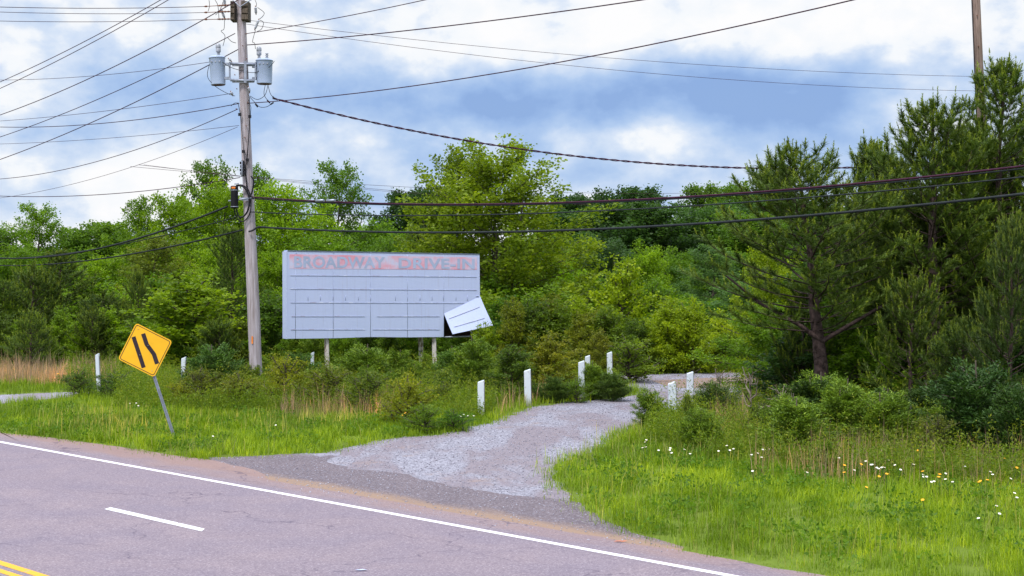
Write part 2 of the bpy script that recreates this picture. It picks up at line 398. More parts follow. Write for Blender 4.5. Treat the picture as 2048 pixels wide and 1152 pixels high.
def P2(l): return [tuple(G(x, y)[:2]) for x, y in l]
def wob(pts, amp=.12, step=.5, seed=1):
    rr = random.Random(seed); o = []
    for i in range(len(pts)):
        a = Vector(pts[i]); c = Vector(pts[(i + 1) % len(pts)]); n = max(1, int((c - a).length / step))
        for j in range(n):
            q = a.lerp(c, j / n); o.append((q.x + rr.uniform(-amp, amp), q.y + rr.uniform(-amp, amp)))
    return o
DRIVE = P2([(640, 985), (560, 950), (640, 907), (700, 893), (765, 878), (880, 870), (925, 858), (985, 842), (1060, 817), (1130, 806), (1205, 800), (1262, 793),
            (1285, 787), (1262, 775), (1236, 763), (1228, 752), (1330, 748), (1490, 745), (1640, 741), (1640, 765), (1560, 790), (1440, 815), (1350, 838), (1262, 855), (1245, 872),
            (1195, 893), (1170, 912), (1120, 925), (1105, 945), (1115, 970), (1150, 1005), (1175, 1025), (1000, 1005), (860, 985)])
DRIVEW = wob(DRIVE, .16, .45, 4)
tag(sheet('gravel_drive', DRIVEW, .005, M_GRAV), 'grey gravel drive curving in from the road', kind='structure')
APRON = wob(P2([(420, 917), (470, 915), (560, 909), (640, 907), (690, 905), (655, 925), (700, 938), (820, 950), (860, 965), (980, 985), (1150, 1003), (1190, 1028), (1232, 1050), (1310, 1078), (1400, 1108), (1390, 1125), (1250, 1095), (900, 1040), (600, 985), (500, 955)]), .10, .3, 8)
tag(sheet('apron', APRON, .009, M_OLDASPH), 'dark broken asphalt apron where the drive meets the road', kind='structure')
SHO = wob(P2([(0, 862), (0, 866), (100, 876), (200, 889), (300, 903), (352, 912), (430, 922), (520, 945), (560, 975), (0, 880)]), .05, .4, 12)
tag(sheet('shoulder', SHO, .0135, M_ASPH), 'widening of the asphalt shoulder before the drive', kind='structure')
LANE = P2([(-500, 785), (0, 790), (120, 785), (192, 784), (150, 794), (60, 802), (0, 808), (-500, 850)])
tag(sheet('side_lane', wob(LANE, .06, .6, 5), .005, M_GRAV), 'pale gravel lane at the left edge', kind='structure')
DIRT2 = P2([(1300, 762), (1400, 757), (1540, 752), (1540, 768), (1450, 776), (1350, 776)])
tag(sheet('dirt_patch', wob(DIRT2, .1, .5, 6), .009, M_DIRT), 'pale reddish bare patch on the far gravel', kind='structure')

# ------------------------------------------------------------------ foliage generators (numpy)
def rdir(n, rng, up=0.0):
    v = rng.normal(size=(n, 3)); v[:, 2] += up; return v / np.linalg.norm(v, axis=1, keepdims=True)
def leaves(P, A, L, Wd, rng):
    """rhombic leaves rooted at P pointing along A"""
    n = len(P); B = np.cross(A, rng.normal(size=(n, 3))); B /= np.linalg.norm(B, axis=1, keepdims=True) + 1e-9
    L = L[:, None]; Wd = Wd[:, None]
    nrm = np.cross(A, B); mid = P + A * L * .45 + nrm * L * .08
    V = np.stack([P, mid + B * Wd / 2, P + A * L, mid - B * Wd / 2], 1).reshape(-1, 3)
    Fc = np.arange(4 * n).reshape(n, 4); return V, Fc
def needles(P, A, L, Wd, rng):
    n = len(P); B = np.cross(A, rng.normal(size=(n, 3))); B /= np.linalg.norm(B, axis=1, keepdims=True) + 1e-9
    V = np.stack([P + B * Wd[:, None] / 2, P - B * Wd[:, None] / 2, P + A * L[:, None]], 1).reshape(-1, 3)
    return V, np.arange(3 * n).reshape(n, 3)
class Wood:
    """tubes into numpy-friendly lists"""
    def __init__(s): s.mb = MB()
    def limb(s, pts, r0, r1, n=5):
        m = len(pts); s.mb.tube(pts, [r0 + (r1 - r0) * i / (m - 1) for i in range(m)], n, False)
def broad(seed, H=8.0, Rc=2.6, base=.22, limbs=26, twigs=8, per=95, leaf=.11, sharp=1.0, spread=.26, twl=(.5, 1.1), fork=False, upb=.9):
    rng = np.random.default_rng(seed); rr = random.Random(seed); wd_ = Wood()
    tr = []; x = y = 0
    for i in range(8):
        z = H * .92 * i / 7; tr.append(Vector((x, y, z))); x += rr.uniform(-.1, .1) * H / 8; y += rr.uniform(-.1, .1) * H / 8
    wd_.limb(tr, .022 * H * .8, .012, 8)
    if fork:
        for sx in (-1, 1):
            wd_.limb([Vector((0, 0, H * .2)), Vector((sx * .9, .1, H * .36)), Vector((sx * 1.2, 0, H * .6)), Vector((sx * 1.5, .1, H * .8))], .12, .02, 7)
    P = []; A = []; T = []; ga = rr.uniform(0, 6)
    for i in range(limbs):
        h = base + (.94 - base) * ((i + .5) / limbs) ** 1.05
        u = (h - base) / (1 - base)
        prof = ((math.sin(math.pi * min(1, (u * .80 + .16))) ** .7) if sharp < .8 else (1 - u) ** (.32 + .25 * sharp) * min(1, .55 + 1.5 * u) * 1.12 + .06) * rr.uniform(.62, 1.22)
        ga += 2.4 + rr.uniform(-.4, .4); ln = Rc * max(.16, prof)
        z0 = H * (h - .10 * (1 - u)) ; k0 = min(6.99, z0 / (H * .92) * 7); ki = int(k0)
        s0 = tr[ki].lerp(tr[min(7, ki + 1)], k0 - ki)
        elv = R((15 + 62 * u if sharp < .8 else 12 + 40 * u) + rr.uniform(-12, 12))
        if sharp < .8: ln /= max(.45, math.cos(elv)) ** .6
        d = Vector((math.cos(ga) * math.cos(elv), math.sin(ga) * math.cos(elv), math.sin(elv)))
        pts = [s0, s0 + d * ln * .5 + Vector((0, 0, rr.uniform(-.1, .15))), s0 + d * ln + Vector((rr.uniform(-.2, .2), rr.uniform(-.2, .2), rr.uniform(0, .35)))]
        wd_.limb(pts, .035 * (1.3 - u), .01, 4)
        ltone = rr.random()
        ntw = max(2, int(round(twigs * min(1.4, .12 + 1.25 * prof))))
        for j in range(ntw):
            f = .22 + .78 * (j + rr.random()) / ntw
            p = pts[0].lerp(pts[1], f * 2) if f < .5 else pts[1].lerp(pts[2], f * 2 - 1)
            td = (d + Vector((rr.uniform(-1, 1), rr.uniform(-1, 1), rr.uniform(-.35, upb)))).normalized(); tl = rr.uniform(*twl) * ((.7 + .3 * prof) if sharp < .8 else (.4 + .6 * min(1, prof)))
            if j % 3 == 0: wd_.limb([p, p + td * tl], .009, .004, 3)
            m = int(per * rr.uniform(.6, 1.3) * (.6 + .5 * min(1, prof))); t = rng.random(m) ** .7
            q = np.array(p)[None] + np.array(td)[None] * (t * tl)[:, None] + rng.normal(size=(m, 3)) * (spread * (1.05 - .55 * t))[:, None] * np.array([1, 1, .8])
            P.append(q); A.append(rdir(m, rng, .1) + np.array(td) * .5)
            T.append(np.clip(.25 * ltone + .25 * rr.random() + .5 * rng.random(m), 0, 1))
    if sharp >= .8:      # a few leafy leaders at the top
        for j in range(6):
            a_ = rr.uniform(0, 6.28); o_r = rr.uniform(.0, .30); q0_ = tr[-1] + Vector((math.cos(a_), math.sin(a_), 0)) * Rc * o_r - Vector((0, 0, H * (.02 + .55 * o_r + rr.uniform(0, .03))))
            tl = H * rr.uniform(.06, .14); td = Vector((math.cos(a_) * .2, math.sin(a_) * .2, 1)).normalized(); m = int(per * .5); t = rng.random(m)
            P.append(np.array(q0_)[None] + np.array(td)[None] * (t * tl)[:, None] + rng.normal(size=(m, 3)) * (spread * .55 * (1.1 - t))[:, None]); A.append(rdir(m, rng, .4)); T.append(np.clip(.2 + .7 * rng.random(m), 0, 1)); wd_.limb([q0_, q0_ + td * tl], .014, .004, 4)
    P = np.concatenate(P); A = np.concatenate(A); A /= np.linalg.norm(A, axis=1, keepdims=True); T = np.concatenate(T)
    ok = P[:, 2] > .03; P, A, T = P[ok], A[ok], T[ok]
    L = leaf * rng.uniform(.65, 1.35, len(P)); V, Fc = leaves(P, A, L, L * .8, rng)
    return wd_.mb, mesh_np('crown', V, [Fc], np.repeat(T, 4))
def pine(seed, H=8.5, Rc=2.2, base=.2, step=.5, nb=5, nd=46, nlen=.17, nw=.015, shoots=.20, top=.5, cand=1.0, dead=0, trunk_r=.13, lean=0.0, bumpy=.3, fork=False):
    rng = np.random.default_rng(seed); rr = random.Random(seed); wd_ = Wood(); tr = []; x = y = 0
    for i in range(10):
        z = H * i / 9; tr.append(Vector((x + lean * (i / 9) ** 1.5, y, z))); x += rr.uniform(-.05, .05) * H / 9; y += rr.uniform(-.05, .05) * H / 9
    wd_.limb(tr, trunk_r, .012, 9)
    P = []; A = []; L = []; Wd = []; T = []; SP = []; SD = []
    def shoot(p, d, ln, up=.35):
        SP.append(p); SD.append((d, ln))
        m = int(nd * ln / .4 * rr.uniform(.8, 1.2)); t = rng.random(m)
        dd = np.array(d); q = np.array(p)[None] + dd[None] * (t * ln)[:, None]
        o = rng.normal(size=(m, 3)); o -= (o @ dd)[:, None] * dd[None]; o /= np.linalg.norm(o, axis=1, keepdims=True)
        sp_ = rng.uniform(.45, 1.15, m)[:, None]
        a = dd[None] + o * sp_; a[:, 2] += .12; a /= np.linalg.norm(a, axis=1, keepdims=True)
        P.append(q); A.append(a); L.append(nlen * rng.uniform(.7, 1.1, m)); Wd.append(np.full(m, nw)); tn = rr.uniform(0, .35)
        T.append(np.clip(tn + rng.random(m) * .3, 0, 1))
        if rr.random() < cand:      # pale upright new shoot
            cl = rr.uniform(.10, .30) * (1 + .5 * rr.random()); tip = np.array(p) + dd * ln; m2 = 26
            cd = dd * .45 + np.array([0, 0, 1.0]); cd /= np.linalg.norm(cd); t2 = rng.random(m2)
            a2 = cd[None] + rng.normal(size=(m2, 3)) * .28; a2 /= np.linalg.norm(a2, axis=1, keepdims=True)
            P.append(tip[None] + cd[None] * (t2 * cl)[:, None]); A.append(a2); L.append(rng.uniform(.03, .07, m2) + (1 - t2) * .03); Wd.append(np.full(m2, .018)); T.append(np.clip(rng.random(m2) * .25 + .75, 0, 1))
    h = base * H; ga = rr.uniform(0, 6)
    while h < H - .25:
        u = (h / H - base) / (1 - base); prof = (min(1, .5 + 2.2 * u) * (1 - u) ** .52 + .05) * 1.1
        n = nb + rr.randint(-1, 1)
        for j in range(n):
            ga += 2 * math.pi / n + rr.uniform(-.35, .35); ln = Rc * prof * rr.uniform(1 - bumpy, 1 + bumpy * .7)
            e0 = R(8 + 38 * u + rr.uniform(-12, 12)); hv = Vector((math.cos(ga), math.sin(ga), 0))
            z0 = h + rr.uniform(-.1, .1); k0 = min(8.99, max(0, z0 / H * 9)); ki = int(k0); s0 = tr[ki].lerp(tr[ki + 1], k0 - ki)
            pts = [s0]; p = s0.copy(); e = e0
            for q_ in range(5):
                p = p + (hv * math.cos(e) + Vector((0, 0, math.sin(e)))) * ln / 5; e += R(rr.uniform(2, 16)); pts.append(p.copy())
                hv = (hv + Vector((rr.uniform(-.12, .12), rr.uniform(-.12, .12), 0))).normalized()
            wd_.limb(pts, max(.008, .026 * (1 - u) * ln / 2 + .006), .005, 4)
            ns = max(2, int(ln * .75 / shoots))
            for s_ in range(ns):
                f = .28 + .72 * (s_ + .5) / ns; kk = min(4.99, f * 5); ki = int(kk); p = pts[ki].lerp(pts[ki + 1], kk - ki)
                dr = (pts[ki + 1] - pts[ki]).normalized(); side = dr.cross(Vector((0, 0, 1))).normalized() * (1 if s_ % 2 else -1)
                sl_ = rr.uniform(.26, .62) * (1.25 - .5 * f) * min(1, .45 + ln / 2)
                d = (dr * .8 + side * rr.uniform(.4, 1.1) + Vector((0, 0, rr.uniform(.1, .7)))).normalized()
                shoot(p, d, sl_); wd_.mb.tube([p, p + d * sl_], [.005, .003], 3, False)
            shoot(pts[-1], (pts[-1] - pts[-2]).normalized(), .3)
        h += step * (1 - .35 * u) * rr.uniform(.8, 1.2)
    shoot(tr[-1] - Vector((0, 0, .35)), Vector((0, 0, 1)), .38)
    for q_ in range(6):   # leader candles
        dx, dy = rr.uniform(-.07, .07), rr.uniform(-.07, .07); cl = top * rr.uniform(.5, 1) if q_ else top
        p0 = np.array(tr[-1]); m2 = 110; t2 = rng.random(m2); cd = np.array([dx * 3, dy * 3, 1.0]); cd /= np.linalg.norm(cd)
        a2 = cd[None] * .8 + rng.normal(size=(m2, 3)) * .4; a2 /= np.linalg.norm(a2, axis=1, keepdims=True)
        P.append(p0[None] + cd[None] * (t2 * cl)[:, None]); A.append(a2); L.append(rng.uniform(.04, .08, m2)); Wd.append(np.full(m2, .02)); T.append(np.clip(rng.random(m2) * .3 + .5, 0, 1))
        wd_.mb.tube([Vector(p0), Vector(p0 + cd * cl)], [.008, .004], 4, False)
    for q_ in range(dead):  # bare dead branches low on the trunk
        ga = rr.uniform(0, 6.28); z0 = H * rr.uniform(.06, base + .25); k0 = z0 / H * 9; s0 = tr[int(k0)].lerp(tr[int(k0) + 1], k0 % 1); ln = rr.uniform(.5, 1.7)
        d = Vector((math.cos(ga), math.sin(ga), rr.uniform(-.1, .5))).normalized(); p1 = s0 + d * ln * .5; p2 = s0 + d * ln + Vector((rr.uniform(-.2, .2), rr.uniform(-.2, .2), rr.uniform(-.25, .2)))
        wd_.limb([s0, p1, p2], .014, .004, 4)
        for _ in range(3):
            f = rr.uniform(.3, 1); a = s0.lerp(p2, f); wd_.limb([a, a + (d + Vector((rr.uniform(-1, 1), rr.uniform(-1, 1), rr.uniform(-.4, .8)))).normalized() * rr.uniform(.2, .6)], .006, .003, 3)
    if fork:
        for sx in (-1, 1):
            wd_.limb([Vector((lean * .1, 0, H * .30)), Vector((sx * .4, 0, H * .36)), Vector((sx * 1.1, .1, H * .45)), Vector((sx * 1.7, .1, H * .56))], .07, .02, 6)
    P = np.concatenate(P); A = np.concatenate(A); L = np.concatenate(L); Wd = np.concatenate(Wd); T = np.concatenate(T)
    V, Fc = needles(P, A, L, Wd, rng)
    return wd_.mb, mesh_np('crown', V, [Fc], np.repeat(T, 3))
def cedar(seed, H=1.6, Rc=.6, n=5200, shape=1.0, ln=.055, w=.017, base=.02):
    rng = np.random.default_rng(seed); rr = random.Random(seed); wd_ = Wood()
    wd_.limb([Vector((0, 0, 0)), Vector((.02, 0, H * .5)), Vector((0, .02, H * .95))], .03 * H / 1.6, .006, 6)
    # plumes: each plume is a tapering feathery bundle rising outwards
    npl = 64; P = []; A = []; T = []
    for i in range(npl):
        u = base + (1 - base) * ((i + rr.random()) / npl) * .82; ga = rr.uniform(0, 6.28)
        prof = (1 - u) ** (.6 * shape) * min(1, .55 + 1.8 * u); r = Rc * prof * rr.uniform(.55, 1.15)
        s0 = np.array([0, 0, H * u * .85]); e = np.array([math.cos(ga) * r, math.sin(ga) * r, H * (u * .85 + rr.uniform(.10, .26))]); m = n // npl
        t = rng.random(m) ** .8; wdt = .16 * H / 1.6 * (1.1 - t * .85); q = s0[None] + (e - s0)[None] * t[:, None] + rng.normal(size=(m, 3)) * wdt[:, None] * .55
        a = (e - s0)[None] / np.linalg.norm(e - s0) * .8 + rng.normal(size=(m, 3)) * .55 + np.array([0, 0, .45]); P.append(q); A.append(a / np.linalg.norm(a, axis=1, keepdims=True))
        T.append(np.clip(.35 * rr.random() + .5 * rng.random(m), 0, 1)); wd_.limb([Vector(s0), Vector(e)], .008, .003, 3)
    P = np.concatenate(P); A = np.concatenate(A); T = np.concatenate(T); ok = P[:, 2] > .01; P, A, T = P[ok], A[ok], T[ok]
    V, Fc = leaves(P, A, ln * rng.uniform(.6, 1.4, len(P)), np.full(len(P), w), rng)
    return wd_.mb, mesh_np('foliage', V, [Fc], np.repeat(T, 4))

PROTO = {}
def proto(kind, mb, crown, H, Wd, bm_, lm_, cname='crown', tname='trunk'):
    t = MB(); t.v, t.f, t.sm = mb.v, mb.f, mb.sm; me = bpy.data.meshes.new(tname); me.from_pydata(t.v, [], t.f); me.polygons.foreach_set('use_smooth', t.sm); me.update(); me.materials.append(bm_)
    crown.materials.append(lm_); co = np.empty(len(crown.vertices) * 3, dtype=np.float32); crown.vertices.foreach_get('co', co); co = co.reshape(-1, 3)
    rd_ = np.hypot(co[:, 0] - np.median(co[:, 0]), co[:, 1] - np.median(co[:, 1])); PROTO[kind] = (me, crown, float(np.percentile(co[:, 2], 99.8)), 2 * float(np.percentile(rd_, 93)), cname, tname)
def defp(kinds, fn, H, Wd, bm_, lm_, cname='crown', tname='trunk'):
    for i, kw in enumerate(kinds): pass
for i in range(3):
    m_, c_ = broad(20 + i, 8, 3.1, .10, 48, 8, 80, .12, .9, .25, (.5, 1.1), upb=1.3); proto('round%d' % i, m_, c_, 8.3, 5.6, M_BARK, M_LEAF)
for i in range(2):
    m_, c_ = broad(30 + i, 10, 3.2, .08, 60, 8, 64, .12, 1.0, .20, (.4, 1.1), upb=1.6); proto('tall%d' % i, m_, c_, 10.2, 4.5, M_BARK, M_LEAF)
m_, c_ = broad(40, 10, 4.2, .08, 84, 9, 66, .13, .9, .22, (.6, 1.5), True, upb=1.9); proto('big', m_, c_, 10.6, 7.2, M_BARK, M_LEAF)
for i in range(2):
    m_, c_ = broad(50 + i, 11, 4.2, .12, 56, 9, 95, .18, .8, .36, (.6, 1.3), upb=.9); proto('oak%d' % i, m_, c_, 11.3, 7.0, M_BARK, M_LEAF)
for i in range(3):
    m_, c_ = broad(60 + i, 3.2, 1.15, .04, 36, 7, 40, .085, 1.1, .12, (.2, .5), upb=1.6); proto('sapling%d' % i, m_, c_, 3.4, 2.3, M_BARK, M_LEAF)
for i in range(3):
    m_, c_ = broad(70 + i, 1.3, .6, .03, 24, 6, 28, .05, .9, .08, (.15, .42), upb=1.9); proto('bush%d' % i, m_, c_, 1.45, 1.4, M_BARK, M_LEAF, 'foliage', 'stem')
m_, c_ = pine(80, 8.6, 2.35, .33, .46, 6, 95, dead=10, trunk_r=.15, lean=-.5, fork=True, top=.9, bumpy=.35); proto('pine0', m_, c_, 9.2, 4.9, M_PBARK, M_NEEDLE)
m_, c_ = pine(81, 9.4, 2.1, .26, .48, 6, 95, dead=16, trunk_r=.16, top=.5, bumpy=.4); proto('pine1', m_, c_, 9.8, 4.4, M_PBARK, M_NEEDLE)
m_, c_ = pine(82, 10, 2.0, .18, .50, 6, 95, dead=10, trunk_r=.15, top=.6, bumpy=.4); proto('pine2', m_, c_, 10.4, 4.2, M_PBARK, M_NEEDLE)
for i in range(2):
    m_, c_ = pine(90 + i, 4.2, 1.25, .06, .36, 5, 70, nlen=.15, nw=.017, shoots=.19, top=.6, trunk_r=.06); proto('youngpine%d' % i, m_, c_, 4.7, 2.7, M_PBARK, M_NEEDLE)
for i in range(3):
    m_, c_ = cedar(100 + i, 1.6, .62, 13000, [1, .7, 1.4][i]); proto('cedar%d' % i, m_, c_, 1.65, 1.25, M_BARK, M_NEEDLE, 'foliage', 'stem')
for i in range(2):   # nearly bare spindly saplings
    m_, c_ = broad(110 + i, 1.8, .7, .1, 12, 4, 5, .05, 1.0, .12, (.2, .5), upb=1.2); proto('bare%d' % i, m_, c_, 2.0, 1.4, M_TWIG, M_LEAF, 'foliage', 'stem')
USED = set()
def plant(name, kind, x, y, h, w, col, label, cat, group=None, rz=None, lean=0.0):
    tm, cm, H, Wd, cn, tn = PROTO[kind]
    r = thing(name, (x, y, 0), label, cat, group); r.rotation_euler = (lean, 0, random.uniform(0, 6.28) if rz is None else rz)
    r.scale = (w / Wd, w / Wd, h / H)
    for nm, me in ((tn, tm), (cn, cm)):
        o = bpy.data.objects.new(nm, me); COL.objects.link(o); o.parent = r
        if nm == cn: o.color = (*col, 1)
    return r
def tree(name, kind, px, top, Y, wpx, col, label, cat='tree', group=None, rz=None):
    if cat == 'tree': wpx *= 1.4 if kind[:3] == 'oak' else 1.2
    if kind[:4] != 'pine': top -= 6
    """px: where the crown centre is seen, top: its highest row, Y: distance, wpx: how wide it looks"""
    p = W(px, top, Y); v = random.uniform(.9, 1.1)
    return plant(name, kind, p.x, Y, p.z, wpx * Y / F, tuple(c * v for c in col), label, cat, group, rz)

# leaf colours (albedo)
BRIGHT = (.150, .275, .010); GREEN = (.105, .215, .012); DEEP = (.075, .160, .016); DARK = (.030, .078, .020)
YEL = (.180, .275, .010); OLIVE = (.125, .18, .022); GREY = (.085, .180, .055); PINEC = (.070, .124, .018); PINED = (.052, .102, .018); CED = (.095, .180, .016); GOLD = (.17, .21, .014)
exec_trees = [
 # left of the pole, back row
 ('broadleaf_tree', 'oak0', -30, 462, 96, 170, DEEP, 'mid green tree cut by the left edge of the photo in the back row'),
 ('broadleaf_tree', 'tall0', 78, 415, 92, 150, GREEN, 'pointed dark green tree, tallest at the far left of the wood'),
 ('broadleaf_tree', 'oak1', 160, 462, 98, 130, DEEP, 'rounded green tree just right of the tall pointed tree at far left'),
 ('broadleaf_tree', 'oak0', 215, 452, 100, 130, GREEN, 'low rounded green tree in the dip of the left skyline'),
 ('broadleaf_tree', 'tall1', 268, 402, 90, 120, GREEN, 'green tree rising right of the dip in the left skyline'),
 ('broadleaf_tree', 'round0', 345, 385, 88, 170, BRIGHT, 'bright green tree left of the dark topped tree by the utility pole'),
 ('broadleaf_tree', 'tall0', 422, 328, 92, 150, DEEP, 'dark topped tree, tallest one left of the utility pole'),
 ('broadleaf_tree', 'round1', 450, 372, 84, 200, BRIGHT, 'big bright green tree directly behind the black splice canister'),
 ('broadleaf_tree', 'tall1', 528, 342, 92, 110, GREEN, 'tree with a loose top showing just right of the utility pole'),
 ('broadleaf_tree', 'round2', 575, 375, 82, 210, BRIGHT, 'bright green tree right of the pole above the left end of the billboard'),
 ('broadleaf_tree', 'tall0', 678, 332, 86, 165, DEEP, 'tall dark tree with an open twin top above the billboard'),
 ('broadleaf_tree', 'oak1', 745, 455, 95, 150, GREEN, 'lower green tree behind the dark twin topped tree'),
 ('broadleaf_tree', 'oak0', 815, 390, 118, 120, DARK, 'dark distant tree in the gap left of the big yellow green tree'),
 ('broadleaf_tree', 'oak1', 862, 382, 120, 110, DARK, 'dark distant tree touching the left side of the big yellow green tree'),
 ('broadleaf_tree', 'tall1', 908, 303, 73, 170, (.13, .21, .012), 'yellow green tree with ragged top, left neighbour of the big yellow green tree'),
 ('broadleaf_tree', 'big', 990, 296, 72, 340, (.14, .22, .012), 'big yellow green tree with upright shoots, tallest in the middle of the wood'),
 # dark far group
 ('oak_tree', 'oak0', 1138, 398, 135, 130, DARK, 'dark far tree immediately right of the big yellow green tree'),
 ('oak_tree', 'oak1', 1205, 392, 140, 120, DARK, 'second dark far tree from the big yellow green tree'),
 ('oak_tree', 'oak0', 1275, 383, 138, 140, DARK, 'dark far tree at the left side of the V shaped gap of sky'),
 ('oak_tree', 'oak1', 1345, 452, 130, 130, DEEP, 'low dark tree at the bottom of the V shaped gap of sky'),
 ('oak_tree', 'oak0', 1410, 378, 125, 115, DEEP, 'dark tree at the right side of the V shaped gap of sky'),
 ('oak_tree', 'oak1', 1480, 376, 120, 130, DEEP, 'dark green tree between the V shaped gap and the darkest tall tree'),
 ('oak_tree', 'oak0', 1552, 340, 122, 110, (.014, .034, .018), 'darkest tall tree poking up left of the spiky young pine top'),
 ('oak_tree', 'oak1', 1500, 432, 100, 190, DEEP, 'wide dark tree under the black cables left of the pines'),
 # mid row
 ('broadleaf_tree', 'round1', 1195, 478, 92, 190, (.045, .10, .035), 'grey green rounded tree below the dark far trees'),
 ('broadleaf_tree', 'round2', 1120, 510, 84, 150, BRIGHT, 'green tree under the right shoulder of the big yellow green tree'),
 ('broadleaf_tree', 'round0', 1288, 492, 84, 120, BRIGHT, 'bright green tree behind the yellow green column of leaves'),
 ('broadleaf_tree', 'round1', 1340, 505, 88, 130, GREEN, 'mid green tree right of the yellow green column of leaves'),
 ('broadleaf_tree', 'tall1', 1425, 498, 82, 150, GREY, 'pale grey green pointed tree in front of the wide dark tree'),
 ('broadleaf_tree', 'round0', 1490, 560, 74, 150, GREY, 'pale green tree between the pointed grey green tree and the round maple'),
 ('maple_tree', 'round2', 1540, 488, 52, 125, YEL, 'round yellow green maple showing through the left side of the pines'),
 ('broadleaf_tree', 'tall0', 1062, 470, 80, 150, GREEN, 'green tree behind the forked trunk right of the billboard'),
 ('young_tree', 'sapling0', 1245, 522, 64, 125, YEL, 'yellow green column of leaves, tallest of the young trees beyond the bollards'),
 ('young_tree', 'sapling1', 1090, 575, 66, 165, (.11, .20, .012), 'bushy yellow green young tree right of the hanging panel'),
 ('young_tree', 'sapling2', 1165, 600, 63, 120, YEL, 'young tree between the bushy one and the yellow green column'),
 ('young_tree', 'sapling0', 1330, 605, 66, 120, YEL, 'yellow green young tree behind the far gravel, right of the column'),
 ('young_tree', 'sapling1', 1400, 610, 70, 130, (.06, .15, .015), 'green young tree behind the dim grey post'),
 ('young_tree', 'sapling2', 1470, 640, 62, 130, (.07, .15, .02), 'green young tree at the left foot of the pines beyond the gravel'),
 # left mid
 ('broadleaf_tree', 'round0', 205, 508, 80, 150, BRIGHT, 'bright green tree between the left pines and the yellow sign'),
 ('broadleaf_tree', 'round1', 20, 500, 84, 160, GREEN, 'green tree behind the leftmost pine'),
 ('broadleaf_tree', 'tall1', 320, 480, 76, 170, OLIVE, 'olive brown tinted tree above and right of the yellow sign'),
 ('young_tree', 'sapling1', 390, 555, 62, 190, (.17, .28, .012), 'yellow green young tree right of the yellow sign'),
 ('broadleaf_tree', 'round2', 440, 500, 74, 150, BRIGHT, 'leafy green tree just left of the lower pole'),
 ('broadleaf_tree', 'round0', 545, 500, 76, 150, BRIGHT, 'green tree between the pole and the left end of the billboard'),
 ('young_tree', 'sapling2', 545, 590, 62, 120, (.065, .14, .015), 'young green tree between the pole and the billboard'),
 ('broadleaf_tree', 'round1', 650, 470, 78, 190, GREEN, 'green tree behind the left half of the billboard'),
 ('broadleaf_tree', 'round2', 770, 480, 78, 170, DEEP, 'dark green tree behind the middle of the billboard'),
 ('broadleaf_tree', 'round0', 870, 470, 76, 170, (.09, .165, .015), 'yellowish tree behind the right half of the billboard'),
 ('young_tree', 'sapling0', 1010, 600, 64, 120, (.06, .14, .016), 'young green tree right beside the hanging panel'),
]
for nm, kd, px, top, Y, w, c, lab in exec_trees: tree(nm, kd, px, top, Y, w, c, lab, 'tree')
# pines of the left side
for kd, px, top, Y, w, c, lab in [
 ('pine1', 8, 560, 66, 110, (.064, .120, .020), 'pine cut by the left edge of the photo'),
 ('youngpine0', 62, 530, 68, 150, (.080, .142, .022), 'young pine with pale upright tips near the left edge'),
 ('pine2', 122, 500, 70, 170, (.080, .142, .022), 'tallest young pine of the left side'),
 ('youngpine1', 60, 625, 60, 110, (.080, .142, .022), 'low young pine in front of the left pines'),
 ('youngpine0', 205, 585, 66, 140, (.064, .120, .020), 'bushy pine left of the yellow sign'),
 ('youngpine1', 278, 545, 66, 90, (.080, .142, .022), 'narrow spiky pine just above the yellow sign'),
 ('pine1', 465, 452, 68, 120, (.064, .120, .020), 'dark narrow pine against the left side of the pole'),
 ('youngpine0', 440, 640, 60, 110, (.064, .120, .020), 'low pine at the left of the pole base'),
 ('pine2', 835, 455, 80, 110, (.055, .09, .02), 'pine tip rising behind the billboard')]:
    tree('pine_tree', kd, px, top, Y, w, c, lab, 'pine tree')
# pines of the right side
for kd, px, top, Y, w, c, lab, rz in [
 ('pine0', 1650, 282, 41, 385, PINEC, 'forked pine, leftmost of the big right hand pines, with a spiky top', 0.0),
 ('pine1', 1865, 196, 42, 330, PINEC, 'tall pine in the middle of the right hand group', 1.0),
 ('pine2', 2005, 118, 43, 330, PINEC, 'tallest pine, right of the brown pole', 2.2),
 ('pine2', 1745, 280, 47, 250, PINEC, 'pine between the forked pine and the middle pine', 4.0),
 ('pine2', 1800, 315, 44.5, 230, PINEC, 'pine filling the space just left of the middle pine', 5.2),
 ('pine0', 1915, 300, 45, 300, PINEC, 'pine with a crooked stem just right of the middle pine', 2.6),
 ('pine1', 2060, 230, 45, 260, PINEC, 'pine cut by the right edge of the photo', .7),
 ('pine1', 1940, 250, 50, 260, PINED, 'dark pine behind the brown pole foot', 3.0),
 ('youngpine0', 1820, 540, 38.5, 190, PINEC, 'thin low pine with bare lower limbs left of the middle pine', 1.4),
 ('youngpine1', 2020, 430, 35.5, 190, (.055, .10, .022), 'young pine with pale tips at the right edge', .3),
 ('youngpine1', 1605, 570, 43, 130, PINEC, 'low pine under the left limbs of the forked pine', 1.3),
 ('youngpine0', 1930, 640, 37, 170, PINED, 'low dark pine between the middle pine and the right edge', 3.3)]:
    tree('pine_tree', kd, px, top, Y, w, c, lab, 'pine tree', None, rz)
tree('broadleaf_tree', 'tall1', 1755, 300, 48, 120, (.08, .15, .014), 'leafy yellow green tree poking up among the right hand pines')
tree('broadleaf_tree', 'round1', 1700, 520, 50, 260, DEEP, 'green tree hidden low behind the forked pine')
tree('broadleaf_tree', 'round2', 1555, 615, 48, 200, GREEN, 'green leafy tree at the left edge behind the forked pine trunk')
tree('broadleaf_tree', 'round0', 1830, 480, 52, 250, DEEP, 'dark leafy tree behind the middle pine trunk')
tree('broadleaf_tree', 'round1', 2000, 470, 52, 260, DARK, 'dark leafy tree behind the right edge pines')
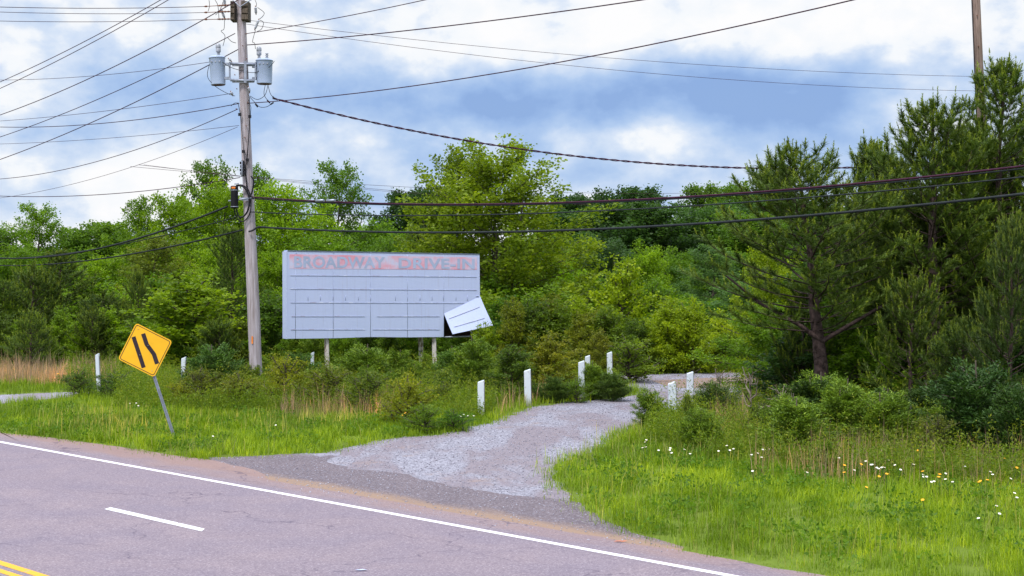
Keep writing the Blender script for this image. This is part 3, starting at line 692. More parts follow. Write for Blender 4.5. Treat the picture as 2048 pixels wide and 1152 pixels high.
# filler depth of the wood
rr = random.Random(5)
for i in range(34):
    px = -200 + i * 70 + rr.uniform(-20, 20); Y = rr.uniform(100, 112)
    top = (510 if px < 1080 else 412 if px < 1310 else 468 if px < 1385 else 410) + rr.uniform(-12, 18)
    tree('background_tree', rr.choice(['oak0', 'oak1', 'round0']), px, top, Y, rr.uniform(150, 210), (.040, .098, .022) if px > 1080 else DEEP if rr.random() < .4 else GREEN,
         'one of the low shaded trees filling the gaps deep inside the wood', 'tree', 'trees filling the depth of the wood')
for i in range(26):
    px = -120 + i * 62 + rr.uniform(-20, 20); Y = rr.uniform(69, 76)
    tree('understorey_tree', 'sapling%d' % rr.randint(0, 2), px, 590 + rr.uniform(-35, 40), Y, rr.uniform(100, 150), rr.choice([BRIGHT, GREEN, (.10, .2, .014)]),
         'one of the half hidden small trees under the front row of the wood', 'tree', 'small trees under the edge of the wood')

# shrubs ------------------------------------------------------------------------------------------
def shrub(kind, px, base, hp, wp, col, label, cat='shrub', name='shrub', group=None):
    g = G(px, base); s = g.y / F
    return plant(name, kind, g.x, g.y, hp * s, wp * s, col, label, cat, group)
for kd, px, bs, hp, wp, c, lab, nm in [
 ('bush0', 812, 852, 105, 120, GOLD, 'yellow green shrub with orange flowers at the grass edge below the billboard', 'shrub'),
 ('bush1', 850, 866, 60, 85, CED, 'low dark green mound right of the yellow shrub', 'shrub'),
 ('bush2', 908, 862, 45, 75, (.06, .15, .014), 'low green clump with white daisies left of the first bollard', 'shrub'),
 ('cedar1', 1402, 905, 88, 90, CED, 'dark green cedar in front of the right bollard', 'cedar_shrub'),
 ('youngpine1', 1376, 895, 108, 44, (.10, .17, .02), 'small pale pine seedling at the foot of the right bollard', 'pine_seedling'),
 ('cedar0', 1300, 858, 80, 66, CED, 'feathery cedar left of the right bollard', 'cedar_shrub'),
 ('cedar1', 1430, 855, 90, 90, (.05, .10, .02), 'feathery cedar behind the right bollard', 'cedar_shrub'),
 ('cedar2', 1590, 915, 115, 130, CED, 'round dark cedar in the long grass under the forked pine', 'cedar_shrub'),
 ('cedar2', 1650, 942, 62, 46, CED, 'tiny cone shaped cedar standing out in the grass', 'cedar_shrub'),
 ('cedar0', 1694, 895, 135, 120, CED, 'bright green cedar left of the forked pine trunk foot', 'cedar_shrub'),
 ('cedar1', 1762, 905, 120, 130, CED, 'cedar between the forked pine and the thin pine', 'cedar_shrub'),
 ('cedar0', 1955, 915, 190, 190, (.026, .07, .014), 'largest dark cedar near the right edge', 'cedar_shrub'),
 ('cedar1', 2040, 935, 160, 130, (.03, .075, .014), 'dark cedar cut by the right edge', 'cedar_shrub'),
 ('cedar2', 1185, 800, 75, 60, CED, 'dark round cedar touching the third bollard', 'cedar_shrub'),
 ('bush1', 1870, 925, 100, 95, (.10, .13, .03), 'pale weedy shrub with reddish leaves under the middle pine', 'shrub'),
 ('bush2', 1530, 880, 75, 110, (.06, .10, .02), 'grey green weedy shrub right of the bollard cedars', 'shrub'),
 ('bare0', 1500, 850, 130, 110, (.10, .08, .05), 'bare reddish sapling in front of the far gravel', 'sapling'),
 ('bare1', 1440, 840, 110, 80, (.10, .08, .05), 'thin bare sapling left of the reddish one', 'sapling'),
 ('bare0', 1565, 870, 110, 90, (.12, .11, .07), 'dead grey sapling under the left limbs of the forked pine', 'sapling'),
 ('bush0', 575, 815, 110, 110, GOLD, 'yellow leaved shrub just right of the pole foot', 'shrub'),
 ('bush1', 655, 822, 95, 120, (.10, .14, .015), 'yellow green shrub in front of the left billboard post', 'shrub'),
 ('bush2', 480, 818, 75, 110, (.12, .15, .015), 'weedy yellowish shrub at the pole foot', 'shrub'),
 ('bush0', 400, 812, 80, 110, (.09, .12, .015), 'weedy shrub left of the pole foot, right of the sign post', 'shrub'),
 ('bush1', 735, 828, 90, 110, (.08, .13, .015), 'green shrub in the dry grass under the billboard middle', 'shrub'),
 ('bush2', 158, 792, 55, 80, (.07, .13, .02), 'small bush left of the leftmost bollard', 'shrub'),
 ('bush0', 232, 800, 60, 90, (.06, .12, .02), 'small bush between the leftmost bollard and the yellow sign', 'shrub'),
 ('sapling0', 1095, 790, 125, 120, (.16, .19, .02), 'orange tipped young shrub between the second and third bollards', 'shrub'),
 ('sapling1', 1198, 768, 110, 60, (.15, .18, .02), 'orange tinged shrub behind the third bollard', 'shrub'),
 ('sapling2', 1020, 800, 110, 120, (.07, .13, .018), 'green shrub left of the second bollard', 'shrub'),
 ('bush1', 1260, 765, 95, 130, (.10, .17, .012), 'round yellow green bush right of the fourth bollard', 'shrub'),
 ('cedar0', 735, 790, 100, 110, CED, 'tall feathery cedar in front of the billboard middle', 'cedar_shrub'),
 ('cedar1', 800, 785, 85, 80, CED, 'feathery cedar between the tall one and the billboard rear post', 'cedar_shrub'),
 ('cedar1', 600, 785, 80, 80, (.05, .12, .02), 'cedar left of the thin white post under the billboard', 'cedar_shrub'),
 ('cedar0', 945, 795, 120, 100, CED, 'tall cedar below the hanging panel', 'cedar_shrub'),
 ('cedar2', 905, 790, 95, 80, (.06, .14, .018), 'cedar just right of the right billboard post', 'cedar_shrub'),
 ('cedar1', 425, 790, 100, 110, (.05, .12, .02), 'broad cedar left of the pole foot', 'cedar_shrub'),
 ('sapling0', 560, 800, 85, 70, GOLD, 'thin yellow leaved sapling between pole and billboard', 'shrub'),
]: shrub(kd, px, bs, hp, wp, c, lab, 'shrub' if 'pine' not in nm and 'sapling' not in nm else 'plant', nm)
rr = random.Random(9)
def scatter(n, kinds, x0, x1, b0, b1, h0, h1, cols, label, group, name, wf=(1.0, 1.4)):
    for i in range(n):
        h = rr.uniform(h0, h1); px = x0 + (x1 - x0) * (i + rr.random()) / n
        shrub(rr.choice(kinds), px, rr.uniform(b0, b1), h, h * rr.uniform(*wf), rr.choice(cols), label, 'shrub', name, group)
scatter(16, ['cedar0', 'cedar1', 'cedar2'], 430, 960, 775, 800, 38, 70, [CED, (.07, .15, .02), (.09, .16, .02)], 'one of the feathery green cedars crowding under the billboard', 'cedars under the billboard', 'cedar_shrub', (.8, 1.2))
scatter(30, ['sapling0', 'sapling1', 'sapling2'], 400, 965, 772, 806, 35, 72, [(.14, .21, .014), (.11, .19, .015), (.18, .22, .014), (.09, .17, .018)], 'one of the loose leafy saplings sprouting between the cedars under the billboard', 'saplings under the billboard', 'sapling', (.5, .9))
scatter(22, ['bush0', 'bush1', 'bush2'], 330, 960, 795, 818, 30, 58, [(.10, .14, .014), (.08, .12, .015), GOLD, (.06, .12, .018)], 'one of the low yellowish shrubs along the back of the left verge', 'low shrubs along the left verge', 'low_shrub')
scatter(20, ['sapling0', 'sapling1', 'sapling2', 'cedar1'], 330, 980, 736, 743, 70, 115, [GREEN, (.07, .14, .016), CED, (.10, .15, .015)], 'one of the bushy thickets behind the billboard posts', 'thicket behind the billboard posts', 'thicket_shrub', (.6, .9))
scatter(18, ['sapling0', 'sapling1', 'sapling2'], 970, 1500, 738, 748, 90, 150, [YEL, (.09, .16, .014), (.07, .13, .018), (.13, .17, .015)], 'one of the yellow green bushes along the far side of the gravel', 'bushes beyond the gravel', 'thicket_shrub', (.55, .85))
scatter(16, ['sapling0', 'sapling1', 'sapling2', 'youngpine0'], -40, 340, 722, 738, 90, 140, [BRIGHT, GREEN, (.12, .22, .016), PINEC], 'one of the leafy bushes at the foot of the left pines', 'bushes at the foot of the left pines', 'thicket_shrub', (.6, .9))
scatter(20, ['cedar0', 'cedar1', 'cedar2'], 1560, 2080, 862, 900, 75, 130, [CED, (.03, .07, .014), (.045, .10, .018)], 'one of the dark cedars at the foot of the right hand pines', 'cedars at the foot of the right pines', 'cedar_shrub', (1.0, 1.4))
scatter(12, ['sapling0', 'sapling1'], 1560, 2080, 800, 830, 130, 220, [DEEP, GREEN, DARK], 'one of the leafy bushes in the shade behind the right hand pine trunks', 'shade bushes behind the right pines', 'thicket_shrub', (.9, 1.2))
scatter(9, ['cedar0', 'cedar1', 'bush2'], 975, 1240, 795, 808, 35, 60, [CED, (.06, .12, .02)], 'one of the small tufts of shrub among the bollards', 'tufts among the bollards', 'low_shrub')

# ------------------------------------------------------------------ grass and weeds (stuff)
def inframe(x, y, m=40):
    px = 1024 + F * x / y; py = HZ + F * HC / y
    return (px > -m) & (px < 2048 + m) & (py < 1152 + m)
DR = DRIVEW; LN = LANE; AP = APRON; SH = SHO
def blocked(x, y):
    return ((x + y) * math.sqrt(.5) < PE + .02) | inpoly(x, y, DR) | inpoly(x, y, LN) | inpoly(x, y, AP) | inpoly(x, y, SH)
def fld(x, y, s, seed):
    r = np.random.default_rng(seed); v = np.zeros_like(x)
    for k_ in range(7):
        a = r.uniform(0, 6.28); f = s * r.uniform(.5, 2.2); v += np.sin((x * math.cos(a) + y * math.sin(a)) * f + r.uniform(0, 6.28))
    return v / 3.5
def blades(n, y0, y1, h0, h1, w, seed, dens=None, lean=.35, tintb=.0, curl=.5, tintf=None):
    rng = np.random.default_rng(seed); Y = np.sqrt(rng.uniform(y0 ** 2, y1 ** 2, n)); px = rng.uniform(-30, 2078, n); X = (px - 1024) / F * Y
    jx, jy = rng.normal(size=n) * .22, rng.normal(size=n) * .22
    ok = ~blocked(X + jx, Y + jy) & inframe(X, Y) & (rng.random(n) < .55 + .5 * fld(X, Y, 4.0, seed + 20) + .35 * fld(X, Y, 11., seed + 21)) & ((X + Y) * math.sqrt(.5) > PE - .12)
    if dens is not None: ok &= rng.random(n) < dens(X, Y)
    X, Y = X[ok], Y[ok]; m = len(X); h = (h0 + (h1 - h0) * rng.random(m) ** 1.3) * (1 + .3 * fld(X, Y, 1.6, seed) + .28 * fld(X, Y, 7.0, seed + 9)); a = rng.uniform(0, 6.28, m); l = rng.normal(size=m) * lean
    # short blades right at the tarmac edge
    ed = (X + Y) * math.sqrt(.5) - PE; h *= np.clip(.35 + ed * .8, .35, 1)
    ww = w * Y / 30.0; dx, dy = np.cos(a), np.sin(a); bx, by = -dy * ww / 2, dx * ww / 2; z0 = np.zeros(m)
    c1 = np.stack([X + bx, Y + by, z0], 1); c2 = np.stack([X - bx, Y - by, z0], 1)
    mx, my = X + dx * l * h * .35, Y + dy * l * h * .35
    c3 = np.stack([mx - bx * .8, my - by * .8, h * .55], 1); c4 = np.stack([mx + bx * .8, my + by * .8, h * .55], 1)
    c5 = np.stack([X + dx * l * h, Y + dy * l * h, h * (1 - curl * np.abs(l) * .5)], 1)
    V = np.stack([c1, c2, c3, c4, c5], 1).reshape(-1, 3); i0 = np.arange(m)[:, None] * 5
    T = np.clip(tintb + .6 * rng.random(m) + .22 * fld(X, Y, .8, seed + 1) + .22 * fld(X, Y, 5.0, seed + 3) + .1 + (0 if tintf is None else tintf(X, Y)), 0, 1)
    return V, [i0 + np.array([[0, 1, 2, 3]]), i0 + np.array([[3, 2, 4]])], np.repeat(T, 5)
V, Pq, T = blades(560000, 19.0, 41, .05, .30, .0105, 1, None, .6)
o = link_mesh('grass', mesh_np('grass', V, Pq, T), M_GRASS); o.color = (.165, .28, .010, 1); tag(o, 'bright green long grass on the verges', kind='stuff')
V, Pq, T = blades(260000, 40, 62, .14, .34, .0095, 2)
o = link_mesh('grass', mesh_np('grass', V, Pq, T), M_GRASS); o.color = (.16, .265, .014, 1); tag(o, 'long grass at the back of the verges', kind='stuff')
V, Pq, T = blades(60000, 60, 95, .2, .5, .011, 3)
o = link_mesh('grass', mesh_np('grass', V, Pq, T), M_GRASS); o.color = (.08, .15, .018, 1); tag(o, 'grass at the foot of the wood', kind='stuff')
SEEDR = lambda X, Y: np.clip(fld(X, Y, .7, 50) * .6 + .25, 0, 1)
V, Pq, T = blades(70000, 20, 42, .30, .55, .011, 4, lambda X, Y: SEEDR(X, Y) * .6, .3)
o = link_mesh('seed_grass', mesh_np('seed_grass', V, Pq, T), M_GRASS); o.color = (.27, .30, .09, 1); tag(o, 'pale seeding grass stalks above the green grass', kind='stuff')
# dry tan grass: left edge strip, in front of the billboard, along the right shrubs
ZN = [P2([(-20, 772), (235, 772), (235, 752), (-20, 746)]), P2([(560, 840), (790, 842), (780, 812), (570, 808)]), P2([(1500, 960), (1560, 905), (2060, 935), (2060, 1000), (1800, 985)]), P2([(1420, 880), (1520, 900), (1500, 855), (1420, 845)]), P2([(1000, 830), (1100, 806), (1100, 795), (990, 812)])]
ZD = [1.0, .6, .35, .6, .4]
def dryd(X, Y):
    d = np.zeros_like(X)
    for z_, w_ in zip(ZN, ZD): d = np.maximum(d, inpoly(X, Y, z_) * w_)
    return d * np.clip(.6 + .5 * fld(X, Y, 1.5, 77), 0, 1)
V, Pq, T = blades(420000, 27, 62, .40, .95, .008, 6, dryd, .3)
o = link_mesh('dry_grass', mesh_np('dry_grass', V, Pq, T), M_GRASS); o.color = (.36, .26, .19, 1); tag(o, 'tan dry grass standing in patches', kind='stuff')
# leafy weeds between grass and shrubs
def weeds(n, zone, h0, h1, leaf, seed, per=14):
    rng = np.random.default_rng(seed); Y = np.sqrt(rng.uniform(27 ** 2, 64 ** 2, n * 6)); px = rng.uniform(-30, 2078, n * 6); X = (px - 1024) / F * Y
    ok = ~blocked(X, Y); k_ = np.zeros_like(ok)
    for z_ in zone: k_ |= inpoly(X, Y, z_)
    ok &= k_; X, Y = X[ok][:n], Y[ok][:n]; m = len(X); h = rng.uniform(h0, h1, m) * (1 + .4 * fld(X, Y, 1.2, seed))
    t = rng.random((m, per)); P = np.stack([X[:, None] + rng.normal(size=(m, per)) * .05, Y[:, None] + rng.normal(size=(m, per)) * .05, t * h[:, None]], 2).reshape(-1, 3)
    A = rdir(m * per, rng, .7); T_ = np.clip(np.repeat(rng.random(m) * .5, per) + rng.random(m * per) * .45, 0, 1)
    L = leaf * rng.uniform(.6, 1.5, m * per); V, Fc = leaves(P, A, L, L * .38, rng); return V, [Fc], np.repeat(T_, 4)
WZ = [P2([(230, 822), (960, 842), (1000, 815), (1240, 785), (1225, 752), (960, 752), (230, 765)]), P2([(1290, 890), (1420, 925), (1640, 950), (2070, 985), (2070, 830), (1560, 830), (1380, 820), (1300, 845)]), P2([(130, 775), (240, 775), (240, 740), (130, 740)]), P2([(960, 748), (1520, 744), (1560, 725), (960, 725)])]
V, Pq, T = weeds(34000, WZ, .22, .75, .062, 21, 18)
VU, PU, TU = weeds(5200, WZ[:2], .45, 1.15, .055, 27, 20)
o = link_mesh('tall_weeds', mesh_np('tall_weeds', VU, PU, TU), M_LEAF); o.color = (.16, .215, .02, 1); tag(o, 'tall pale green weeds standing above the undergrowth', kind='stuff')
o = link_mesh('undergrowth', mesh_np('undergrowth', V, Pq, T), M_LEAF); o.color = (.12, .20, .016, 1); tag(o, 'tangled leafy undergrowth between grass and shrubs', kind='stuff')

# broad weeds and clover tufts low in the grass
WV = [P2([(-40, 880), (-40, 822), (230, 815), (960, 842), (900, 868), (600, 905), (350, 912)]), P2([(1110, 960), (1250, 1070), (1640, 1150), (2080, 1150), (2080, 950), (1400, 900), (1180, 910)])]
def weeds2(n, zone, seed):
    rng = np.random.default_rng(seed); Y = np.sqrt(rng.uniform(19.5 ** 2, 46 ** 2, n * 8)); px = rng.uniform(-30, 2078, n * 8); X = (px - 1024) / F * Y
    k_ = np.zeros(len(X), bool)
    for z_ in zone: k_ |= inpoly(X, Y, z_)
    k_ &= ~blocked(X, Y) & (fld(X, Y, 3.0, seed) > .15); X, Y = X[k_][:n], Y[k_][:n]; m = len(X); per = 10
    P = np.stack([X[:, None] + rng.normal(size=(m, per)) * .08, Y[:, None] + rng.normal(size=(m, per)) * .08, rng.random((m, per)) * .26], 2).reshape(-1, 3)
    A = rdir(m * per, rng, .8); L = .07 * rng.uniform(.6, 1.5, m * per); V, Fc = leaves(P, A, L, L * .5, rng); return V, [Fc], np.repeat(np.clip(np.repeat(rng.random(m) * .6, per) + rng.random(m * per) * .3, 0, 1), 4)
V, Pq, T = weeds2(1700, WV, 31)
o = link_mesh('verge_weeds', mesh_np('verge_weeds', V, Pq, T), M_LEAF); o.color = (.09, .19, .016, 1); tag(o, 'darker broad leaved weeds among the verge grass', kind='stuff')
# loose stones
def stones(n, seed):
    rng = np.random.default_rng(seed); Y = np.sqrt(rng.uniform(21 ** 2, 60 ** 2, n * 5)); px = rng.uniform(-20, 1750, n * 5); X = (px - 1024) / F * Y
    inn = inpoly(X, Y, DRIVEW) | (inpoly(X, Y, APRON) & (rng.random(len(X)) < .5)) | (inpoly(X + rng.normal(size=len(X)) * .4, Y + rng.normal(size=len(X)) * .5, DRIVEW) & (rng.random(len(X)) < .8))
    X, Y = X[inn][:n], Y[inn][:n]; m = len(X); r = .007 + .016 * rng.random(m) ** 4; base = np.array([[1, 0, 0], [-1, 0, 0], [0, 1, 0], [0, -1, 0], [0, 0, .8], [0, 0, -.8]])
    V = base[None] * r[:, None, None] * rng.uniform(.6, 1.3, (m, 6, 1)); V[:, :, 0] += X[:, None]; V[:, :, 1] += Y[:, None]; V[:, :, 2] += .012
    f = np.array([[0, 2, 4], [2, 1, 4], [1, 3, 4], [3, 0, 4], [2, 0, 5], [1, 2, 5], [3, 1, 5], [0, 3, 5]]); return V.reshape(-1, 3), [(np.arange(m)[:, None, None] * 6 + f[None]).reshape(-1, 3)], np.repeat(rng.random(m), 6)
def f_stone(bb):
    at = bb.n('ShaderNodeAttribute'); at.attribute_name = 'tint'; return pbr(bb, bb.mix(at.outputs['Fac'], (.16, .15, .19), (.38, .37, .45)), .9, .15)
V, Pq, T = stones(26000, 41)
o = link_mesh('loose_gravel', mesh_np('loose_gravel', V, Pq, T), mat('stone', f_stone)); tag(o, 'loose grey stones strewn over the drive and its edges', kind='stuff')

# ------------------------------------------------------------------ flowers
def flower_mesh(petal_n, pr, disc_r):
    st = MB().tube([(0, 0, 0), (.01, .005, .5), (0, .01, 1)], .006, 4); pe = MB()
    for i in range(petal_n):
        a = 2 * math.pi * i / petal_n; d = Vector((math.cos(a), math.sin(a), .15)); s = Vector((-math.sin(a), math.cos(a), 0)) * pr * .32
        c = Vector((0, 0, 1)); pe.add([c + d * disc_r * .7 - s * .4, c + d * pr * .6 - s, c + d * pr, c + d * pr * .6 + s, c + d * disc_r * .7 + s * .4], [(0, 1, 2, 3, 4)])
    di = MB().lathe((0, 0, 1), [(-.01, disc_r * .6), (.0, disc_r), (.012, disc_r * .7), (.018, disc_r * .2)], 8)
    return st, pe, di
def flowers(px_list, name, label, group, petal_m, pr, dr, hz, cat):
    root = thing(name, (0, 0, 0), label, cat, group); st, pe, di = flower_mesh(9, pr, dr)
    kids = [st.build('stem', M_STEM, root), pe.build('petals', petal_m, root), di.build('flower_head', M_DISC, root)]
    for i, (px, py) in enumerate(px_list):
        h = rr.uniform(*hz); g = G(px, py, h)
        if i == 0: r = root; ks = kids
        else:
            r = root.copy(); COL.objects.link(r); ks = []
            for c in kids: d = c.copy(); COL.objects.link(d); d.parent = r; ks.append(d)
        r.location = (g.x, g.y, 0); r.rotation_euler = (rr.uniform(.1, .5), rr.uniform(-.3, .3), rr.uniform(-.5, .5)); r.scale = (1.0, 1.0, h)
        for c in ks[1:]: pass
WF = [(1288, 876), (1295, 883), (1291, 894), (1297, 893), (1316, 896), (1338, 895), (1340, 890), (1346, 900), (1360, 897), (1382, 905), (1438, 896), (1455, 893), (1458, 889), (1466, 894), (1505, 905), (1508, 904), (1523, 894), (1529, 896), (1533, 895), (1522, 912), (1509, 935), (1540, 850), (1600, 940),
      (1697, 936), (1680, 912), (1736, 918), (1740, 924), (1752, 923), (1758, 932), (1754, 930), (1764, 934), (1771, 928), (1768, 919), (1792, 931), (1803, 923), (1816, 926), (1835, 946), (1841, 948), (1850, 947), (1855, 955), (1862, 957), (1878, 940), (1899, 954), (1908, 961), (1927, 930), (1969, 940), (1985, 945), (2001, 949), (2010, 916), (2017, 980), (2025, 990), (1980, 1008), (1990, 1020), (1965, 1032),
      (912, 828), (918, 825), (925, 830), (930, 828), (936, 829), (942, 827), (915, 831), (262, 806), (268, 804), (272, 807), (40, 866), (62, 862), (96, 880), (200, 895), (420, 868), (462, 790), (560, 845)]
flowers([q for q in WF if q[0] > 250], 'daisy', 'small white daisy standing in the green grass', 'white daisies in the grass', M_PETAL, .028, .010, (.32, .42), 'flower')
OF = [(1680, 925), (1695, 943), (1708, 920), (1716, 967), (1771, 942), (1748, 946), (1858, 940), (1874, 945), (1850, 992), (1878, 950), (1968, 962), (1976, 955), (2001, 915), (2019, 924), (1970, 958), (1834, 893), (1652, 888), (803, 824), (810, 826), (815, 828), (20, 738), (26, 737), (100, 738), (122, 744), (158, 740), (163, 742), (258, 745), (170, 747), (145, 752)]
flowers(OF, 'orange_wildflower', 'orange yellow wildflower head on a thin stem', 'orange wildflowers', M_OPETAL, .034, .016, (.36, .5), 'flower')

# ------------------------------------------------------------------ bollards
def bollard(px, top, base, wpx, label, tilt=0.0, Y=None, rz=0.0, slant=.03, group=None):
    g = G(px, base) if Y is None else Vector((W(px, base, Y).x, Y, 0)); s = g.y / F; h = W(px, top, g.y).z; w = wpx * s
    t = thing('bollard', (g.x, g.y, 0), label, 'bollard', group, rz); t.rotation_euler = (0, tilt, rz)
    m = MB(); c = .018; a = w / 2
    prof = [(-a + c, -a), (a - c, -a), (a, -a + c), (a, a - c), (a - c, a), (-a + c, a), (-a, a - c), (-a, -a + c)]
    vs = []; lv = [(-.15, 1.0), (h * .35, 1.0), (h * .7, .99), (h - .02, .98), (h, .88)]
    for z, k_ in lv: vs += [(x * k_, y * k_, z + (slant * x / a * (z > h * .9))) for x, y in prof]
    fs = [(i * 8 + j, i * 8 + (j + 1) % 8, (i + 1) * 8 + (j + 1) % 8, (i + 1) * 8 + j) for i in range(len(lv) - 1) for j in range(8)] + [tuple(range(32, 40))]
    m.add(vs, fs); m.build('post', M_BOLL, t)
    MB().box((a + .004, -a * .35, h * .52), (.012, .02, h * .86)).build('rust_streak', M_RUST, t)
    return t
BG = 'white bollards along the drive'
bollard(962, 762, 834, 13.5, 'white bollard nearest the road at the left side of the drive mouth', 0.0, group=BG)
bollard(1056, 740, 812, 13.5, 'white bollard second along the left side of the drive', -.02, group=BG)
bollard(1163.5, 723, 800, 12.5, 'white bollard third along the left side of the drive, beside a dark cedar', -.01, group=BG)
bollard(1175, 712, 780, 10, 'white bollard half hidden in leaves just behind the third one', 0.0, group=BG)
bollard(1220, 705, 770, 10.5, 'white bollard at the grass tongue where the drive bends', -.02, group=BG)
bollard(1346, 765, 842, 15.5, 'white bollard on the right side of the drive behind a pine seedling', -.03, group=BG)
bollard(1380, 745, 800, 13, 'white bollard behind the right one, seen against the far gravel', 0.0, group=BG)
bollard(1415, 686, 742, 8, 'dim grey post in the shade of the bushes beyond the gravel', 0.0)
bollard(625, 705, 770, 6.5, 'thin white post between the pole and the left billboard post', 0.0)
bollard(198, 708, 784, 7.5, 'white post in the dry grass left of the yellow sign', -.04)
bollard(366.5, 715, 790, 9, 'white post right of the yellow sign', 0.02)

# ------------------------------------------------------------------ billboard
YL, YR = 57.0, 60.4
TL, BL, TRr, BR = W(575, 503, YL), W(575, 677.5, YL), W(959, 510, YR), W(958, 673, YR)
ux = (TRr - TL); WBm = ux.length; ux.normalize(); nrm = Vector((ux.y, -ux.x, 0)).normalized()   # towards the camera
BB = thing('billboard', (TL.x, TL.y, 0), 'long pale blue billboard on posts with faded red lettering and a hanging corner', 'billboard')
base = Vector((TL.x, TL.y, 0))
def bp(px, py, d=0.0):
    """point of the board face seen at px,py, pushed d metres towards the viewer; in the billboard's own frame"""
    cx = (px - 1024) / F; cy = (576 - py) / F
    D = Vector((cx, math.cos(PITCH) + cy * math.sin(PITCH), -math.sin(PITCH) + cy * math.cos(PITCH))); O = Vector((0, 0, HC))
    pn = Vector((ux.y, -ux.x, 0)).normalized(); t = (TL - O).dot(pn) / D.dot(pn); return O + D * t + pn * d - base
TH = .55
xs = [575, 591, 666.3, 741, 815, 887.7, 959]
def ytop(x): return 503 + (x - 575) / 384 * 7
def ybot(x): return 677.5 - (x - 575) / 384 * 4.5 - (1.6 if 700 < x < 780 else 0)
def slab(pts, th, name, m, parent):
    """pts: outline in the board frame; extruded th behind"""
    n = len(pts); bk = [p - nrm * th for p in pts]
    return MB().add(pts + bk, [tuple(range(n)), tuple(range(n, 2 * n))[::-1]] + [(i, (i + 1) % n, n + (i + 1) % n, n + i)[::-1] for i in range(n)]).build(name, m, parent)
for i in range(6):
    a, c = xs[i] + (.25 if i else 0), xs[i + 1] - .25 * (i < 5)
    if i < 5: pts = [bp(a, ybot(a)), bp(c, ybot(c)), bp(c, ytop(c)), bp(a, ytop(a))]
    else: pts = [bp(a, 627), bp(c + .8, 592), bp(c, ytop(c)), bp(a, ytop(a))]
    slab(pts, .03, 'panel', M_PANEL, BB)
# torn flap: bends out of the face and twists to the right
fl = [[(888, 627, 0.0), (960, 592, 0.0)], [(891, 640, .13), (965.5, 612, .16)], [(894.5, 654, .27), (971, 631, .33)], [(898, 667.5, .41), (976.5, 650, .50)]]
vs = []; NS = 8
for row in fl:
    for j in range(NS + 1):
        t = j / NS; q = [row[0][k_] * (1 - t) + row[1][k_] * t for k_ in range(3)]; q[1] += 0; vs.append(bp(q[0], q[1], q[2] + .03 * math.sin(t * 3.1)))
nv = len(vs); bk = [v_ - nrm * .035 for v_ in vs]; fs = []
for r_ in range(3):
    for j in range(NS):
        a = r_ * (NS + 1) + j; fs += [(a, a + 1, a + NS + 2, a + NS + 1), (a + nv + NS + 1, a + nv + NS + 2, a + nv + 1, a + nv)]
rim = [r_ * (NS + 1) for r_ in range(4)] + [3 * (NS + 1) + j for j in range(1, NS + 1)] + [r_ * (NS + 1) + NS for r_ in (2, 1, 0)]
for i in range(len(rim) - 1): fs.append((rim[i], rim[i + 1], rim[i + 1] + nv, rim[i] + nv))
mfl = MB().add(vs + bk, fs, False); flap = mfl.build('torn_panel', M_PANEL, BB); tag(flap, 'torn corner panel hanging forward')
for r0, t0 in ((.9, .06), (2.1, .1)):
    pts = []
    for j in range(9):
        t = t0 + (1 - t0 - .12) * j / 8; k_ = int(r0); f = r0 - k_
        q = [(fl[k_][0][z] * (1 - f) + fl[k_ + 1][0][z] * f) * (1 - t) + (fl[k_][1][z] * (1 - f) + fl[k_ + 1][1][z] * f) * t for z in range(3)]
        pts.append(bp(q[0], q[1], q[2] + .03 * math.sin(t * 3.1) + .02))
    MB().tube(pts, .009, 5).build('letter_rail', M_RAIL2, flap)
# box behind: side, top, dark inside, back sheet, frame
def box4(name, a, c, d0_, d1_, m):   # a, c: pixel corners (x0,y0),(x1,y1) lower-left / upper-right; between depths
    p = [bp(a[0], a[1], d0_), bp(c[0], a[1], d0_), bp(c[0], c[1], d0_), bp(a[0], c[1], d0_)]
    q = [v_ + nrm * (d1_ - d0_) for v_ in p]; return MB().add(p + q, [(0, 1, 2, 3)[::-1], (4, 5, 6, 7), (0, 1, 5, 4), (1, 2, 6, 5), (2, 3, 7, 6), (3, 0, 4, 7)]).build(name, m, BB)
lo, hi = bp(575, 677.5), bp(575, 503)
slab([v_ - nrm * (TH) for v_ in (bp(575, 677.5), bp(958, 673), bp(959, 510), bp(575, 503))], .04, 'back_sheet', M_DARK, BB)
hz = hi.z - lo.z
MB().box(lo + Vector((0, 0, hz / 2)) - nrm * (TH / 2 + .02) - ux * .02, (TH + .04, .04, hz + .02), Matrix.Rotation(math.atan2(nrm.y, nrm.x), 3, 'Z')).build('side_sheet', M_PANEL, BB)
tp0, tp1 = bp(575, 503), bp(959, 510)
MB().add([tp0 + Vector((0, 0, .01)), tp1 + Vector((0, 0, .01)), tp1 - nrm * TH + Vector((0, 0, .01)), tp0 - nrm * TH + Vector((0, 0, .01)), tp0 + Vector((0, 0, .05)) + nrm * .03, tp1 + Vector((0, 0, .05)) + nrm * .03, tp1 - nrm * TH + Vector((0, 0, .05)), tp0 - nrm * TH + Vector((0, 0, .05))],
    [(0, 1, 5, 4), (1, 2, 6, 5), (2, 3, 7, 6), (3, 0, 4, 7), (4, 5, 6, 7), (0, 3, 2, 1)]).build('top_cap', M_PANEL, BB)
fr = MB()
for A_, B_ in (((888, 674.3), (957, 673)), ((956.8, 673), (958, 600))):
    p0, p1 = bp(*A_, -.08), bp(*B_, -.08); fr.tube([p0, p1], .035, 4)
for x in (600, 680, 760, 840, 954):
    for d_ in (-.1, -TH + .1): fr.tube([bp(x, ybot(min(x, 880)) - 1, d_), bp(x, ytop(x) + 1, d_)], .035, 4)
fr.tube([bp(934, 655, -.1), bp(952, 673, -.1)], .03, 4)
fr.build('frame', M_STEEL, BB)
